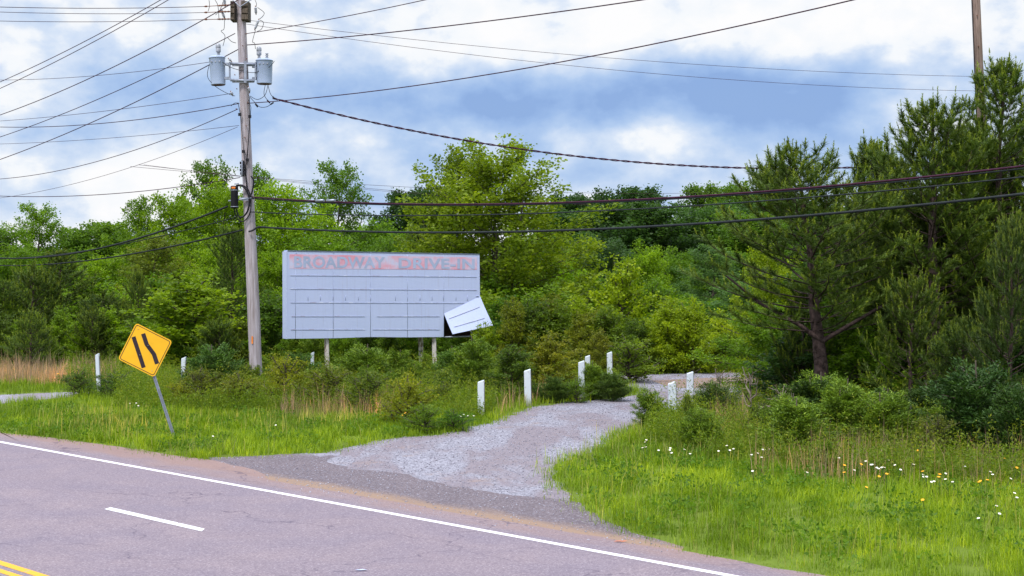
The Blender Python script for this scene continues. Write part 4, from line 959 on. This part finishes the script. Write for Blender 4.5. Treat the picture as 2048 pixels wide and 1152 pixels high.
# lettered band, rails, seams
slab([bp(579, 537.5, .006), bp(954, 539.5, .006), bp(954, 514.5, .006), bp(579, 508.5, .006)], .005, 'name_band', M_BAND, BB)
def text_mesh(name, body, x0, x1, yb0, yb1, yt0, m, parent, d):
    cu = bpy.data.curves.new(name, 'FONT'); cu.body = body; cu.size = 1; cu.offset = .03; cu.extrude = .0; cu.space_character = 1.06
    ob = bpy.data.objects.new(name, cu); COL.objects.link(ob); dg = bpy.context.evaluated_depsgraph_get(); dg.update()
    me = bpy.data.meshes.new_from_object(ob.evaluated_get(dg)); bpy.data.objects.remove(ob)
    xs_ = [v_.co.x for v_ in me.vertices]; ys_ = [v_.co.y for v_ in me.vertices]; mx0, mx1, my0, my1 = min(xs_), max(xs_), min(ys_), max(ys_)
    A_ = bp(x0, yb0, d); B_ = bp(x1, yb1, d); C_ = bp(x0, yt0, d)
    for v_ in me.vertices:
        u = (v_.co.x - mx0) / (mx1 - mx0); w_ = (v_.co.y - my0) / (my1 - my0); v_.co = A_ + (B_ - A_) * u + (C_ - A_) * w_
    me.update(); me.materials.append(m); o = bpy.data.objects.new(name, me); COL.objects.link(o); o.parent = parent; return o
text_mesh('lettering', 'BROADWAY', 588, 770, 535.5, 536.8, 512, M_LETTER, BB, .012)
text_mesh('lettering', 'DRIVE-IN', 797, 949, 537.0, 538.3, 516, M_LETTER, BB, .012)
for y0_, y1_, segs in ((551, 554, [(580, 953)]), (578, 580.5, [(580, 953)]), (605.5, 606.5, [(581, 952)]), (633, 633, [(583, 729), (754, 879)]), (659.5, 659.3, [(581, 729), (745, 879)])):
    for a, c in segs:
        f = lambda x: y0_ + (y1_ - y0_) * (x - 580) / 373
        p0, p1 = bp(a, f(a), .012), bp(c, f(c), .012); MB().add([p0, p1, p1 + Vector((0, 0, .026)), p0 + Vector((0, 0, .026)), p0 + nrm * .004, p1 + nrm * .004, p1 + nrm * .004 + Vector((0, 0, .024)), p0 + nrm * .004 + Vector((0, 0, .024))],
            [(4, 5, 6, 7), (0, 1, 5, 4), (7, 6, 2, 3), (0, 4, 7, 3), (1, 2, 6, 5)]).build('letter_rail', M_RAIL, BB)
        q0, q1 = p0 - Vector((0, 0, .008)), p1 - Vector((0, 0, .008)); MB().tube([q0, q1], .0025, 4).build('rail_lip', M_RAIL2, BB)
sm = MB()
for x in xs[1:6]: sm.tube([bp(x, ybot(x), -.002), bp(x, ytop(x), -.002)], .011, 4)
for x in (616, 641, 666, 691, 717, 741, 791, 815, 840, 864, 887, 912, 935): sm.tube([bp(x, 601, .004), bp(x, 590.5, .004)], .009, 4)
for x in (591, 666, 705, 741, 815): sm.tube([bp(x, 506, .01), bp(x + 1.5, 504.5, .01)], .014, 4)
sm.tube([bp(952, 592, .02), bp(958, 593, .02)], .02, 4)
sm.build('seam', M_SEAM, BB)
for px, d_, yb in ((656, -.2, 760), (871, -.2, 765), (853, -.72, 762)):
    p = bp(px, 672, d_); gz = W(px, 600, 1)
    wv = .17 if px != 853 else .19
    mb = MB(); pr = [(-.5, -.5), (.5, -.5), (.5, .5), (-.5, .5)]; vv = []
    ln_ = .05 if px == 656 else .07
    for z, o_ in ((-.2, ln_), (p.z * .5, ln_ * .4), (p.z + .25, 0)): vv += [(p.x + a * wv + o_, p.y + c * wv, z) for a, c in pr]
    mb.add(vv, [(i * 4 + j, i * 4 + (j + 1) % 4, (i + 1) * 4 + (j + 1) % 4, (i + 1) * 4 + j) for i in range(2) for j in range(4)] + [(8, 9, 10, 11)]); mb.build('leg', M_POST, BB)

# ------------------------------------------------------------------ yellow warning sign
sb = G(352, 884); YS = sb.y; PM = F / YS
SG = thing('warning_sign', (sb.x, sb.y, 0), 'tilted yellow diamond road sign with two black lane bars on a leaning steel post', 'road sign')
ang = -R(18.2)     # leans to the left
SG.rotation_euler = (0, ang, 0)
cen = (Vector(W(289.5, 700.5, YS)) - sb); hC = cen.length
ps = MB()          # perforated U-channel post
hP = hC + .45
for k_ in range(int((hP + .3) / .025)):
    z = -.3 + k_ * .025
    if k_ % 2 == 0: ps.box((0, 0, z + .0125), (.030, .004, .0135))
ps.box((-.023, 0, hP / 2 - .15), (.016, .004, hP + .3)); ps.box((.023, 0, hP / 2 - .15), (.016, .004, hP + .3))
ps.box((-.033, -.012, hP / 2 - .15), (.004, .028, hP + .3)); ps.box((.033, -.012, hP / 2 - .15), (.004, .028, hP + .3))
ps.box((0, .012, hP / 2 - .15), (.03, .004, hP + .3))
ps.build('post', M_STEEL, SG)
def rrect(s, r, n=6):
    o_ = []
    for cx_, cy_, a0 in ((s - r, s - r, 0), (-s + r, s - r, 90), (-s + r, -s + r, 180), (s - r, -s + r, 270)):
        for i in range(n + 1): a = R(a0 + 90 * i / n); o_.append((cx_ + r * math.cos(a), cy_ + r * math.sin(a)))
    return o_
def plate(outl, y, th, name, m, parent, hole=None):
    c45 = math.sqrt(.5)
    def tr(p): return (p[0] * c45 - p[1] * c45, p[0] * c45 + p[1] * c45)
    if hole is None:
        pt = [tr(p) for p in outl]; n = len(pt); return MB().add([(x, y, z + hC) for x, z in pt] + [(x, y + th, z + hC) for x, z in pt], [tuple(range(n)), tuple(range(n, 2 * n))[::-1]] + [(i, (i + 1) % n, n + (i + 1) % n, n + i)[::-1] for i in range(n)]).build(name, m, parent)
    a = [tr(p) for p in outl]; c = [tr(p) for p in hole]; n = len(a)
    return MB().add([(x, y, z + hC) for x, z in a] + [(x, y, z + hC) for x, z in c], [(i, (i + 1) % n, n + (i + 1) % n, n + i) for i in range(n)]).build(name, m, parent)
HS = 81.3 / 2 / PM
pl = plate(rrect(HS, .075), -.035, .004, 'sign_plate', M_YSIGN, SG)
plate(rrect(HS - .028, .055), -.0375, 0, 'border', M_BSIGN, pl, rrect(HS - .043, .045))
def bar(pts, w, name):
    vs = []
    for i, (x, z) in enumerate(pts): vs += [(x - w / 2, -.0385, z + hC), (x + w / 2, -.0385, z + hC)]
    MB().add(vs, [(2 * i, 2 * i + 1, 2 * i + 3, 2 * i + 2) for i in range(len(pts) - 1)]).build(name, M_BSIGN, pl)
q_ = 1 / PM
bar([(-13.7 * q_, -32.5 * q_), (-13.7 * q_, 32.5 * q_)], 8.3 * q_, 'lane_bar')
bar([(14.2 * q_, -33.5 * q_), (14.2 * q_, -13 * q_), (6.6 * q_, 9.5 * q_), (6.6 * q_, 32.5 * q_)], 8.6 * q_, 'lane_bar')
for x, z in ((-13 * q_, -6 * q_), (8.5 * q_, 7 * q_), (0, 44 * q_), (0, -44 * q_)):
    MB().lathe((x, -.04, z + hC), [(0, .010), (.003, .010), (.006, .005)], 10, Matrix.Rotation(R(90), 3, 'X')).build('bolt', M_STEEL, pl)

# ------------------------------------------------------------------ utility poles
YP = 50.0; pg = W(511, 700, YP); pt = W(481, 0, YP)
UP = thing('utility_pole', (pg.x, YP, 0), 'weathered grey wooden utility pole leaning slightly, crowded with wires', 'utility pole')
def up(px, py, Y=YP): return W(px, py, Y) - Vector((pg.x, YP, 0))
rr = random.Random(2)
pts = [Vector((up(512.5, 776).x, 0, -.3))]; rad = [.235]
for py, px, w in ((740, 511.5, 25), (620, 507, 24.5), (500, 502, 23), (400, 497.5, 21.5), (300, 493, 20.5), (200, 489, 19.5), (100, 485.5, 18.5), (0, 481, 17), (-60, 478, 16)):
    q = up(px, py); pts.append(Vector((q.x, rr.uniform(-.01, .01), q.z))); rad.append(w / 2 * YP / F)
MB().tube(pts, rad, 24).build('shaft', M_POLE, UP)
def polex(py):
    for (p0, p1) in zip(pts, pts[1:]):
        z = up(500, py).z
        if p0.z <= z <= p1.z: return p0.lerp(p1, (z - p0.z) / (p1.z - p0.z))
    return pts[-1]
m_ = MB()
for px, w in ((468, 8.5), (492.5, 14)):     # cross arms run towards the viewer, seen end on
    q = up(px, 24); m_.box((q.x, -.02, q.z), (w / 57.5, .5, .66))
    for dz_ in (-.22, 0, .22): m_.box((q.x, -.29, q.z + dz_), (w / 57.5 * .9, .05, .17))
arm = m_.build('crossarm', M_ARM, UP)
MB().tube([up(458, -8, 49.6), up(480, 14, 49.65), up(510, -6, 49.6)], .022, 5).build('arm_brace', M_STEEL, UP)
# steps and bolts
for px, py in ((470, 150), (494, 118), (493, 68), (474, 178), (473, 218), (493, 252), (486, 92), (496, 205), (490, 275)):
    q = up(px, py, YP - .18); MB().tube([q, q + Vector((0, -.08, 0))], .018, 6).build('bolt', M_RUST, UP)
m_ = MB(); q = up(504.5, 680, YP - .23); m_.box(q, (.05, .012, .26)); m_.build('orange_marker', M_ORANGE, UP)
# cover strip and pipe down the pole
def cond(l, r=.014, name='conduit', m=M_BLACK, Y=YP - .24, par=UP):
    MB().tube([up(x, y, Y) for x, y in l], r, 6).build(name, m, par)
cond([(476, 205), (481, 230), (487, 300), (490, 340), (494, 380)], .012)
cond([(499, 195), (500, 230), (496, 290), (491, 345), (498, 400)], .012)
cond([(497, 200), (502, 215), (498, 270), (494, 330)], .010)
for px, py in ((479.5, 229), (499.5, 233), (487, 303), (494.5, 320)):
    MB().box(up(px, py, YP - .25), (.10, .06, .10)).build('clamp', M_BLACK, UP)
m_ = MB()
for i in range(4): m_.box(up(484.5 + (i % 2), 326 + i * 7, YP - .27), (.16, .10, .09))
m_.box(up(485, 337, YP - .25), (.09, .05, .55)); m_.build('terminal_block', M_BLACK, UP)
m_ = MB(); m_.lathe(up(484, 352, YP - .3), [(0, .02), (.02, .03), (.5, .03), (.52, .02)], 8); m_.build('ground_rod_guard', M_STEEL, UP)

# transformers ------------------------------------------------------------------------------------
def bushing(mb, c, h, r, n=4, cap=.0):
    pr = [(0, r * .6)]
    for i in range(n): z = h * (i + .5) / n; pr += [(z - h * .1, r * .55), (z, r), (z + h * .12, r * .55)]
    pr += [(h, r * .4)]; mb.lathe(c, pr, 12)
def transformer(x0, x1, y0, y1, lean, label, dY, right):
    cx = (x0 + x1) / 2; Yt = YP + dY; c = W(cx, y1, Yt); s = Yt / F; rd = (x1 - x0) / 2 * s; h = (y1 - y0) * s
    t = thing('transformer', c, label, 'transformer'); t.rotation_euler = (0, lean, 0)
    MB().lathe((0, 0, 0), [(0, rd * .90), (.02, rd * .93), (.03, rd * .93), (h * .93, rd), (h * .94, rd * 1.02), (h * .955, rd * 1.02), (h * .96, rd * .98)], 32).build('tank', M_TANK, t)
    MB().lathe((0, 0, h * .945), [(0, rd * 1.06), (.03, rd * 1.07), (.05, rd * 1.0), (.09, rd * .75), (.11, rd * .3)], 32).build('lid', M_TANK, t)
    MB().lathe((0, 0, -.012), [(0, rd * .82), (.008, rd * .88), (.0115, rd * .88)], 28).build('base_rim', M_RUST, t)
    bx = .25 * rd if not right else -.62 * rd
    m = MB(); bushing(m, (bx, -.05, h * .98), .17, .065, 3); m.lathe((bx, -.05, h * .98 + .17), [(0, .07), (.02, .085), (.12, .085), (.13, .075), (.15, .09), (.26, .085), (.3, .04)], 14); m.build('high_bushing', M_PORC, t)
    if right:
        m = MB(); bushing(m, (.32 * rd, 0, h * .98), .26, .06, 4); m.build('bushing', M_PORC, t)
    sd_ = 1 if not right else -1
    for zz in (h * .22, h * .72): MB().box((sd_ * (rd + .05), -.05, zz), (.16, .10, .09)).build('lug', M_STEEL, t)
    for k_ in range(3): MB().lathe((-sd_ * rd * .55 + k_ * .14 * sd_, -rd * .80, h * .80), [(0, .02), (.05, .03), (.07, .02)], 8, Matrix.Rotation(R(90), 3, 'X')).build('terminal', M_PORC, t)
    return t
transformer(421, 452, 114, 170, R(-2.5), 'pale grey transformer can on the left side of the pole', -.15, False)
transformer(512.5, 545, 120, 168, 0, 'pale grey transformer can with two bushings on the right side of the pole', -.1, True)
TB = thing('transformer_bracket', W(486, 160, YP), 'galvanised steel bracket carrying the two transformers', 'bracket'); tb0 = W(486, 160, YP)
def tb(px, py, Y): return W(px, py, Y) - tb0
for py in (127, 160):
    m = MB(); a, c = tb(461, py, YP - .28), tb(509, py + 2, YP - .28); m.tube([a, c], .05, 4); m.box((a + c) / 2 + Vector((0, .1, 0)), ((c - a).length * .9, .02, .13)); m.build('channel', M_STEEL, TB)
MB().box(tb(490.5, 144, YP - .30), (.09, .04, .75)).build('backplate', M_STEEL, TB)
for px in (459.5, 511): MB().box(tb(px, 142, YP - .24), (.05, .07, .62)).build('hanger', M_STEEL, TB)

# cutouts and insulators on the pole top
def strand(l, r=.009, name='jumper_wire', label='', m=M_BLACK, top=True, dY=None):
    P_ = [W(x, y, (YP - .3) if dY is None else dY[i]) for i, (x, y) in enumerate(l)]
    # smooth
    if len(P_) > 2:
        Q = []
        for i in range(len(P_) - 1):
            p0 = P_[max(0, i - 1)]; p1 = P_[i]; p2 = P_[i + 1]; p3 = P_[min(len(P_) - 1, i + 2)]
            for t in (0, .25, .5, .75): Q.append(.5 * ((2 * p1) + (p2 - p0) * t + (2 * p0 - 5 * p1 + 4 * p2 - p3) * t * t + (3 * p1 - p0 - 3 * p2 + p3) * t ** 3))
        Q.append(P_[-1]); P_ = Q
    o_ = MB().tube(P_, r, 6).build(name, m); tag(o_, label, 'wire'); return o_
def insul(c0, c1, r, label, name='cutout_insulator', n=5):
    a = W(*c0, YP - .35); c = W(*c1, YP - .35); L_ = (c - a).length; t = thing(name, a, label, 'insulator'); q = (c - a).to_track_quat('Z', 'Y').to_matrix()
    m = MB(); pr = [(0, r * .5)]
    for i in range(n): z = L_ * (.1 + .8 * (i + .5) / n); pr += [(z - L_ * .05, r * .6), (z, r), (z + L_ * .05, r * .6)]
    pr.append((L_, r * .5)); m.lathe((0, 0, 0), pr, 12, q); m.build('porcelain', M_PORC, t)
    m = MB(); m.lathe((0, 0, 0), [(-.05, .012), (0, .02), (.01, .02)], 8, q); m.lathe((0, 0, 0), [(L_, .02), (L_ + .05, .012)], 8, q); m.build('end_fitting', M_RUST, t)
insul((442, 18), (449, 36), .055, 'slanting grey cutout insulator left of the pole top')
insul((448, -6), (450, 12), .06, 'upright grey insulator touching the top left of the crossarm')
insul((517, 40), (510, 58), .055, 'slanting grey cutout insulator right of the pole top')
insul((511, 14), (512, 27), .055, 'short grey insulator right of the crossarm')
insul((497, 175), (499, 184), .06, 'small grey insulator on the right of the pole under the transformer', n=3)
insul((462, 184), (465, 190), .06, 'small grey spool insulator left of the pole under the transformer', n=2)
insul((458, 118), (462, 122), .05, 'small grey spool insulator between the left transformer and the pole', n=2)
for i, (py, w_) in enumerate(((13, 'upper'), (25, 'middle'), (39, 'lower'))):
    a, c = W(408, py, YP - .5), W(461, py - 3 + i, YP - .5); t = thing('dead_end_insulator', a, '%s of the three stacked dead end insulators left of the crossarm' % w_, 'insulator')
    L_ = (c - a).length; q = (c - a).to_track_quat('Z', 'Y').to_matrix()
    MB().lathe((0, 0, 0), [(0, .012), (.05, .03), (.1, .03), (.12, .012), (L_ * .5, .012), (L_ * .52, .03)] + [(L_ * (.55 + .05 * j), .035 if j % 2 else .018) for j in range(7)] + [(L_ * .93, .03), (L_, .012)], 8, q).build('rod', M_RUST, t)
J = [([(449, 40), (448, 58), (442, 62), (450, 72), (446, 92)], 'thin jumper dropping to the left transformer'),
     ([(511, 60), (505, 83), (509, 86), (511, 98)], 'thin jumper dropping to the right transformer'),
     ([(515, 15), (528, 25), (525, 33), (519, 38)], 'looping jumper right of the crossarm'),
     ([(519, 40), (527, 45), (523, 58), (514, 63)], 'small jumper loop beside the right cutout'),
     ([(420, 124), (421, 114), (431, 114), (460, 134), (500, 145), (518, 143)], 'dark lead crossing from the left transformer to the right one'),
     ([(516, 144), (530, 139), (541, 132), (549, 122)], 'dark lead over the face of the right transformer'),
     ([(419, 128), (415, 153), (430, 172), (455, 187), (470, 192)], 'dark lead under the left transformer'),
     ([(529, 143), (531, 165), (528, 188), (537, 203)], 'dark lead hanging from the right transformer'),
     ([(536, 170), (530, 190), (515, 199), (500, 192)], 'looping lead below the right transformer'),
     ([(536, 170), (541, 188), (550, 197), (556, 202)], 'lead from the right transformer to the splice'),
     ([(497, 191), (508, 203), (520, 214), (535, 213), (545, 205)], 'sagging loop of lead right of the pole'),
     ([(478, 207), (470, 206), (462, 212)], 'short lead end at the left dead end'),
     ([(455, 75), (463, 83), (472, 86)], 'tiny jumper loop left of the pole'),
     ([(431, 30), (440, 20), (446, 4)], 'jumper rising left of the crossarm'),
     ([(416, 23), (419, 12), (418, 0)], 'leftmost jumper above the stacked insulators'),
     ([(430, 0), (436, 12), (438, 40)], 'jumper just left of the slanting cutout'),
     ([(510, 0), (513, 8), (511, 18)], 'jumper just right of the crossarm')]
for l, lab in J: strand(l, .010, 'jumper_wire', lab)
for px, py, a in ((520, 142.5, 0), (513, 211, .9), (537, 203, .8), (548, 196, .8), (544, 207, -.6)):
    m = MB(); c = W(px, py, YP - .3); d = Vector((math.cos(a), 0, -math.sin(a))) * .07; m.tube([c - d, c + d], .026, 8); tag(m.build('splice_sleeve', M_BLACK), 'stubby black splice sleeve on the leads below and beside the right transformer', 'sleeve', 'black splice sleeves')

# splice canister ---------------------------------------------------------------------------------
c0 = W(469, 417, YP - .35); CN = thing('splice_canister', c0, 'black ribbed splice canister with orange label hanging left of the pole', 'splice case')
hcn = 45 / 57.5
pr = [(0, .10), (.02, .125)]; k_ = 0
while .05 + k_ * .035 < hcn * .78: z = .05 + k_ * .035; pr += [(z, .135), (z + .012, .135), (z + .016, .122), (z + .03, .122)]; k_ += 1
pr += [(hcn * .8, .13), (hcn * .98, .128), (hcn, .10)]
MB().lathe((0, 0, 0), pr, 24).build('case', M_BLACK, CN)
for z in (.05, hcn * .79): MB().lathe((0, 0, z), [(0, .138), (.02, .138)], 24).build('band', M_STEEL, CN)
MB().box((-.01, -.135, hcn * .91), (.13, .01, .06)).build('label_sticker', M_ORANGE, CN)
MB().tube([(.15, 0, hcn * 1.1), (.0, 0, hcn * 1.08)], .02, 6).build('hanger', M_STEEL, CN)
BK = [([(474, 371), (486, 373), (495, 385), (499, 400), (496, 420), (488, 432), (480, 435)], .035, 'thick black cable looping from the canister behind the strap'),
      ([(472, 371), (484, 370), (497, 380), (502, 402), (500, 425), (491, 440), (483, 443), (476, 438), (470, 425), (468, 417)], .022, 'outer black cable loop around the canister'),
      ([(473, 418), (476, 430), (482, 438)], .028, 'short black cable under the canister'),
      ([(502, 352), (507, 362), (505, 380), (500, 395)], .03, 'black cable bulging at the right side of the pole')]
for l, r, lab in BK: strand(l, r, 'looped_cable', lab)
m = MB(); m.tube([W(457, 402, YP - .3), W(503, 396, YP - .3)], .03, 6); m.box(W(489, 398, YP - .28), (.26, .06, .10)); tag(m.build('cable_strap', M_STEEL), 'steel strap with clamps across the pole beside the canister', 'strap')

# brown pole on the right --------------------------------------------------------------------------
q0 = W(1962, 235, 52); q1 = W(1952, 0, 52); dq = (q1 - q0) / (q1.z - q0.z); b0 = q0 - dq * q0.z
RP = thing('utility_pole', (b0.x, 52, 0), 'brown wooden utility pole rising behind the right hand pines', 'utility pole')
MB().tube([dq * -.3, dq * 6, dq * 12, dq * 16], [.19, .175, .155, .14], 20).build('shaft', M_POLE2, RP)
MB().tube([dq * 1 + Vector((-.19, -.05, 0)), dq * 9 + Vector((-.18, -.05, 0)), dq * 16 + Vector((-.16, -.05, 0))], .02, 5).build('ground_wire', M_BLACK, RP)
for z in (10.5, 12.3, 13.4): MB().tube([dq * z + Vector((-.04, -.16, 0)), dq * z + Vector((-.04, -.22, 0))], .02, 6).build('bolt', M_RUST, RP)

# ------------------------------------------------------------------ wires
def wire(a, c, r, label, sag=0.0, ext=(0, 0), m=M_WIRE, n=28, twist=0.0, name='overhead_wire', cat='wire'):
    """a, c: (px, py, distance); the span is run on past c (and a) by the ext fractions; sag in metres at mid span"""
    A_, C_ = W(*a), W(*c); P_ = []
    for i in range(n + 1):
        t = -ext[0] + (1 + ext[0] + ext[1]) * i / n; q = A_.lerp(C_, t) if 0 <= t <= 1 else A_ + (C_ - A_) * t; q.z -= sag * 4 * t * (1 - t); P_.append(q)
    mb = MB()
    if twist:
        N = 220
        for ph in (0, math.pi):
            Q = []
            for i in range(N + 1):
                t = i / N; q = A_.lerp(C_, t); q.z -= sag * 4 * t * (1 - t); a_ = i * .9 + ph; q.z += twist * math.cos(a_); q.y += twist * math.sin(a_); Q.append(q)
            mb.tube(Q, r, 4)
    else: mb.tube(P_, r, 5)
    o_ = mb.build(name, m); tag(o_, label, cat); return o_
LW = 66
wire((408, 13, 49.5), (0, 14, 46), .011, 'top one of the three level wires leaving the stacked insulators to the left', .05, (0, .5))
wire((408, 25, 49.5), (0, 24, 46), .009, 'middle one of the three level wires leaving the stacked insulators to the left', .05, (0, .5))
wire((408, 39, 49.5), (0, 42, 46), .009, 'lowest one of the three level wires leaving the stacked insulators to the left', .05, (0, .5))
wire((330, -5, 55), (0, 164, LW), .016, 'uppermost slanting wire at the top left corner', .12, (.6, .7))
wire((345, -5, 55), (0, 177, LW), .016, 'second slanting wire at the top left corner', .12, (.6, .7))
wire((415, 35, YP), (0, 230, LW), .017, 'slanting wire leaving just below the crossarm', .22, (.12, .7))
wire((470, 67, YP), (0, 274, LW), .015, 'slanting wire crossing above the left transformer', .22, (0, .7))
wire((478, 98, YP), (0, 319, LW), .017, 'slanting wire passing behind the left transformer', .22, (0, .7))
wire((420, 124, YP), (0, 160, 62), .009, 'thin wire running left from the left transformer top', .15, (0, .7))
wire((462, 187, YP), (0, 242, 62), .009, 'thin wire from the spool insulator under the left transformer', .1, (0, .7))
wire((478, 207, YP), (0, 254, 62), .014, 'thicker wire below the spool insulator running left', .25, (0, .7))
wire((476, 218, YP), (0, 358, 66), .013, 'slanting wire from the lower dead end running down left', .45, (0, .7))
wire((478, 251, YP), (0, 288, 62), .008, 'thin nearly level wire above the lowest slanting one', .1, (0, .7))
wire((475, 254, YP), (0, 396, 66), .008, 'thin lowest slanting wire left of the pole', .35, (0, .7))
wire((480, 355, 52), (0, 392, 60), .014, 'wire crossing the sky just above the left trees', .25, (0, .7))
wire((455, 413, YP - .2), (0, 516, 74), .038, 'thick upper black cable going left from the pole', .55, (0, .7), M_CABLE)
wire((470, 435, YP - .2), (0, 518, 76), .018, 'thin middle cable going left from the pole', .3, (0, .7), M_CABLE)
wire((485, 460, YP - .2), (0, 531, 76), .032, 'lowest thick cable going left from the pole', .35, (0, .7), M_CABLE)
wire((488, 68, YP), (858, -2, 43), .013, 'short reddish wire rising right from below the crossarm', .05, (0, .7))
wire((494, 90, YP), (1290, -1, 38), .017, 'reddish wire rising right above the transformer level', .12, (0, .7))
wire((490, 207, YP), (1710, -1, 31), .015, 'long reddish wire rising right from the splice below the transformers', .35, (0, .5))
wire((500, 41, YP), (2048, 154, 64), .008, 'upper thin wire falling gently across the sky to the right', .45, (0, .2))
wire((492, 48, YP), (2048, 183, 62), .008, 'lower thin wire falling gently across the sky to the right', .55, (0, .2))
wire((545, 196, YP - .3), (1955, 318, 51.7), .018, 'twisted dark service cable sagging from the splice towards the brown pole', 1.15, (0, 0), M_WIRE, 28, .022)
wire((500, 394, YP - .2), (2048, 332, 33), .026, 'upper bundled cable crossing right in front of the wood', .52, (0, .3), M_WIRE)
wire((500, 397, YP - .2), (2048, 337, 33), .022, 'second bundled cable lashed just under the upper one', .50, (0, .3), M_CABLE)
wire((500, 424, YP - .2), (2048, 354, 33), .019, 'middle thin cable crossing right in front of the wood', .42, (0, .3), M_CABLE)
wire((515, 454, YP - .2), (2048, 388, 33), .036, 'lowest thick black cable crossing right in front of the wood', .48, (0, .3), M_CABLE)
strand([(497, 463), (505, 461), (515, 455), (530, 453.5)], .03, 'looped_cable', 'drooping end of the lowest cable at the right side of the pole', M_CABLE)
wire((530, 356, 90), (1560, 382, 112), .011, 'upper of the faint far wires above the wood', .5, (.2, .3))
wire((560, 362, 90), (1600, 412, 112), .009, 'middle one of the faint far wires above the wood', .6, (.2, .3))
wire((530, 357, 90), (1500, 425, 112), .011, 'lower of the faint far wires above the wood', .3, (.2, .3))
for px, py, Y_ in ((640, 401, 46.2), (662, 401, 45.8)):
    m = MB(); c = W(px, py, Y_); m.tube([c - Vector((.14, -.09, 0)), c + Vector((.14, -.09, 0))], .045, 8); tag(m.build('cable_clamp', M_STEEL), 'small steel clamp on the bundled cable right of the pole', 'clamp', 'clamps on the bundled cable')

# ------------------------------------------------------------------ small things on the road
g = G(1240, 1083, .02); m = MB(); m.add([(-.10, -.01, .0), (-.03, -.03, .012), (.06, -.025, .006), (.12, .0, .014), (.05, .03, .004), (-.05, .025, .01)], [(0, 1, 2, 3, 4, 5)])
o_ = m.build('fallen_leaf', M_LITTER); o_.location = g; tag(o_, 'dried reddish leaf lying on the road shoulder', 'leaf')
g = G(722, 1140, .018); m = MB(); m.add([(-.14, .02, 0), (-.02, -.04, .006), (.10, -.03, .01), (.13, .02, .0), (.03, .05, .012)], [(0, 1, 2, 3, 4)])
o_ = m.build('litter_scrap', M_PANEL); o_.location = g; o_.scale = (.65, .65, .65); tag(o_, 'flattened pale scrap of litter on the asphalt', 'litter')
g = G(1948, 948, 0); T_ = thing('dead_branch', g, 'broken grey branch propped up in the grass at the right', 'branch')
MB().tube([(-.02, 0, 0), (0, 0, .2), (.01, 0, .38)], [.018, .015, .012], 6).build('upright_stub', M_TWIG, T_)
MB().tube([(-.45, -.05, .12), (-.2, 0, .27), (.02, 0, .38)], [.010, .014, .012], 6).build('slanting_stick', M_TWIG, T_)
print('objects', len(bpy.data.objects))
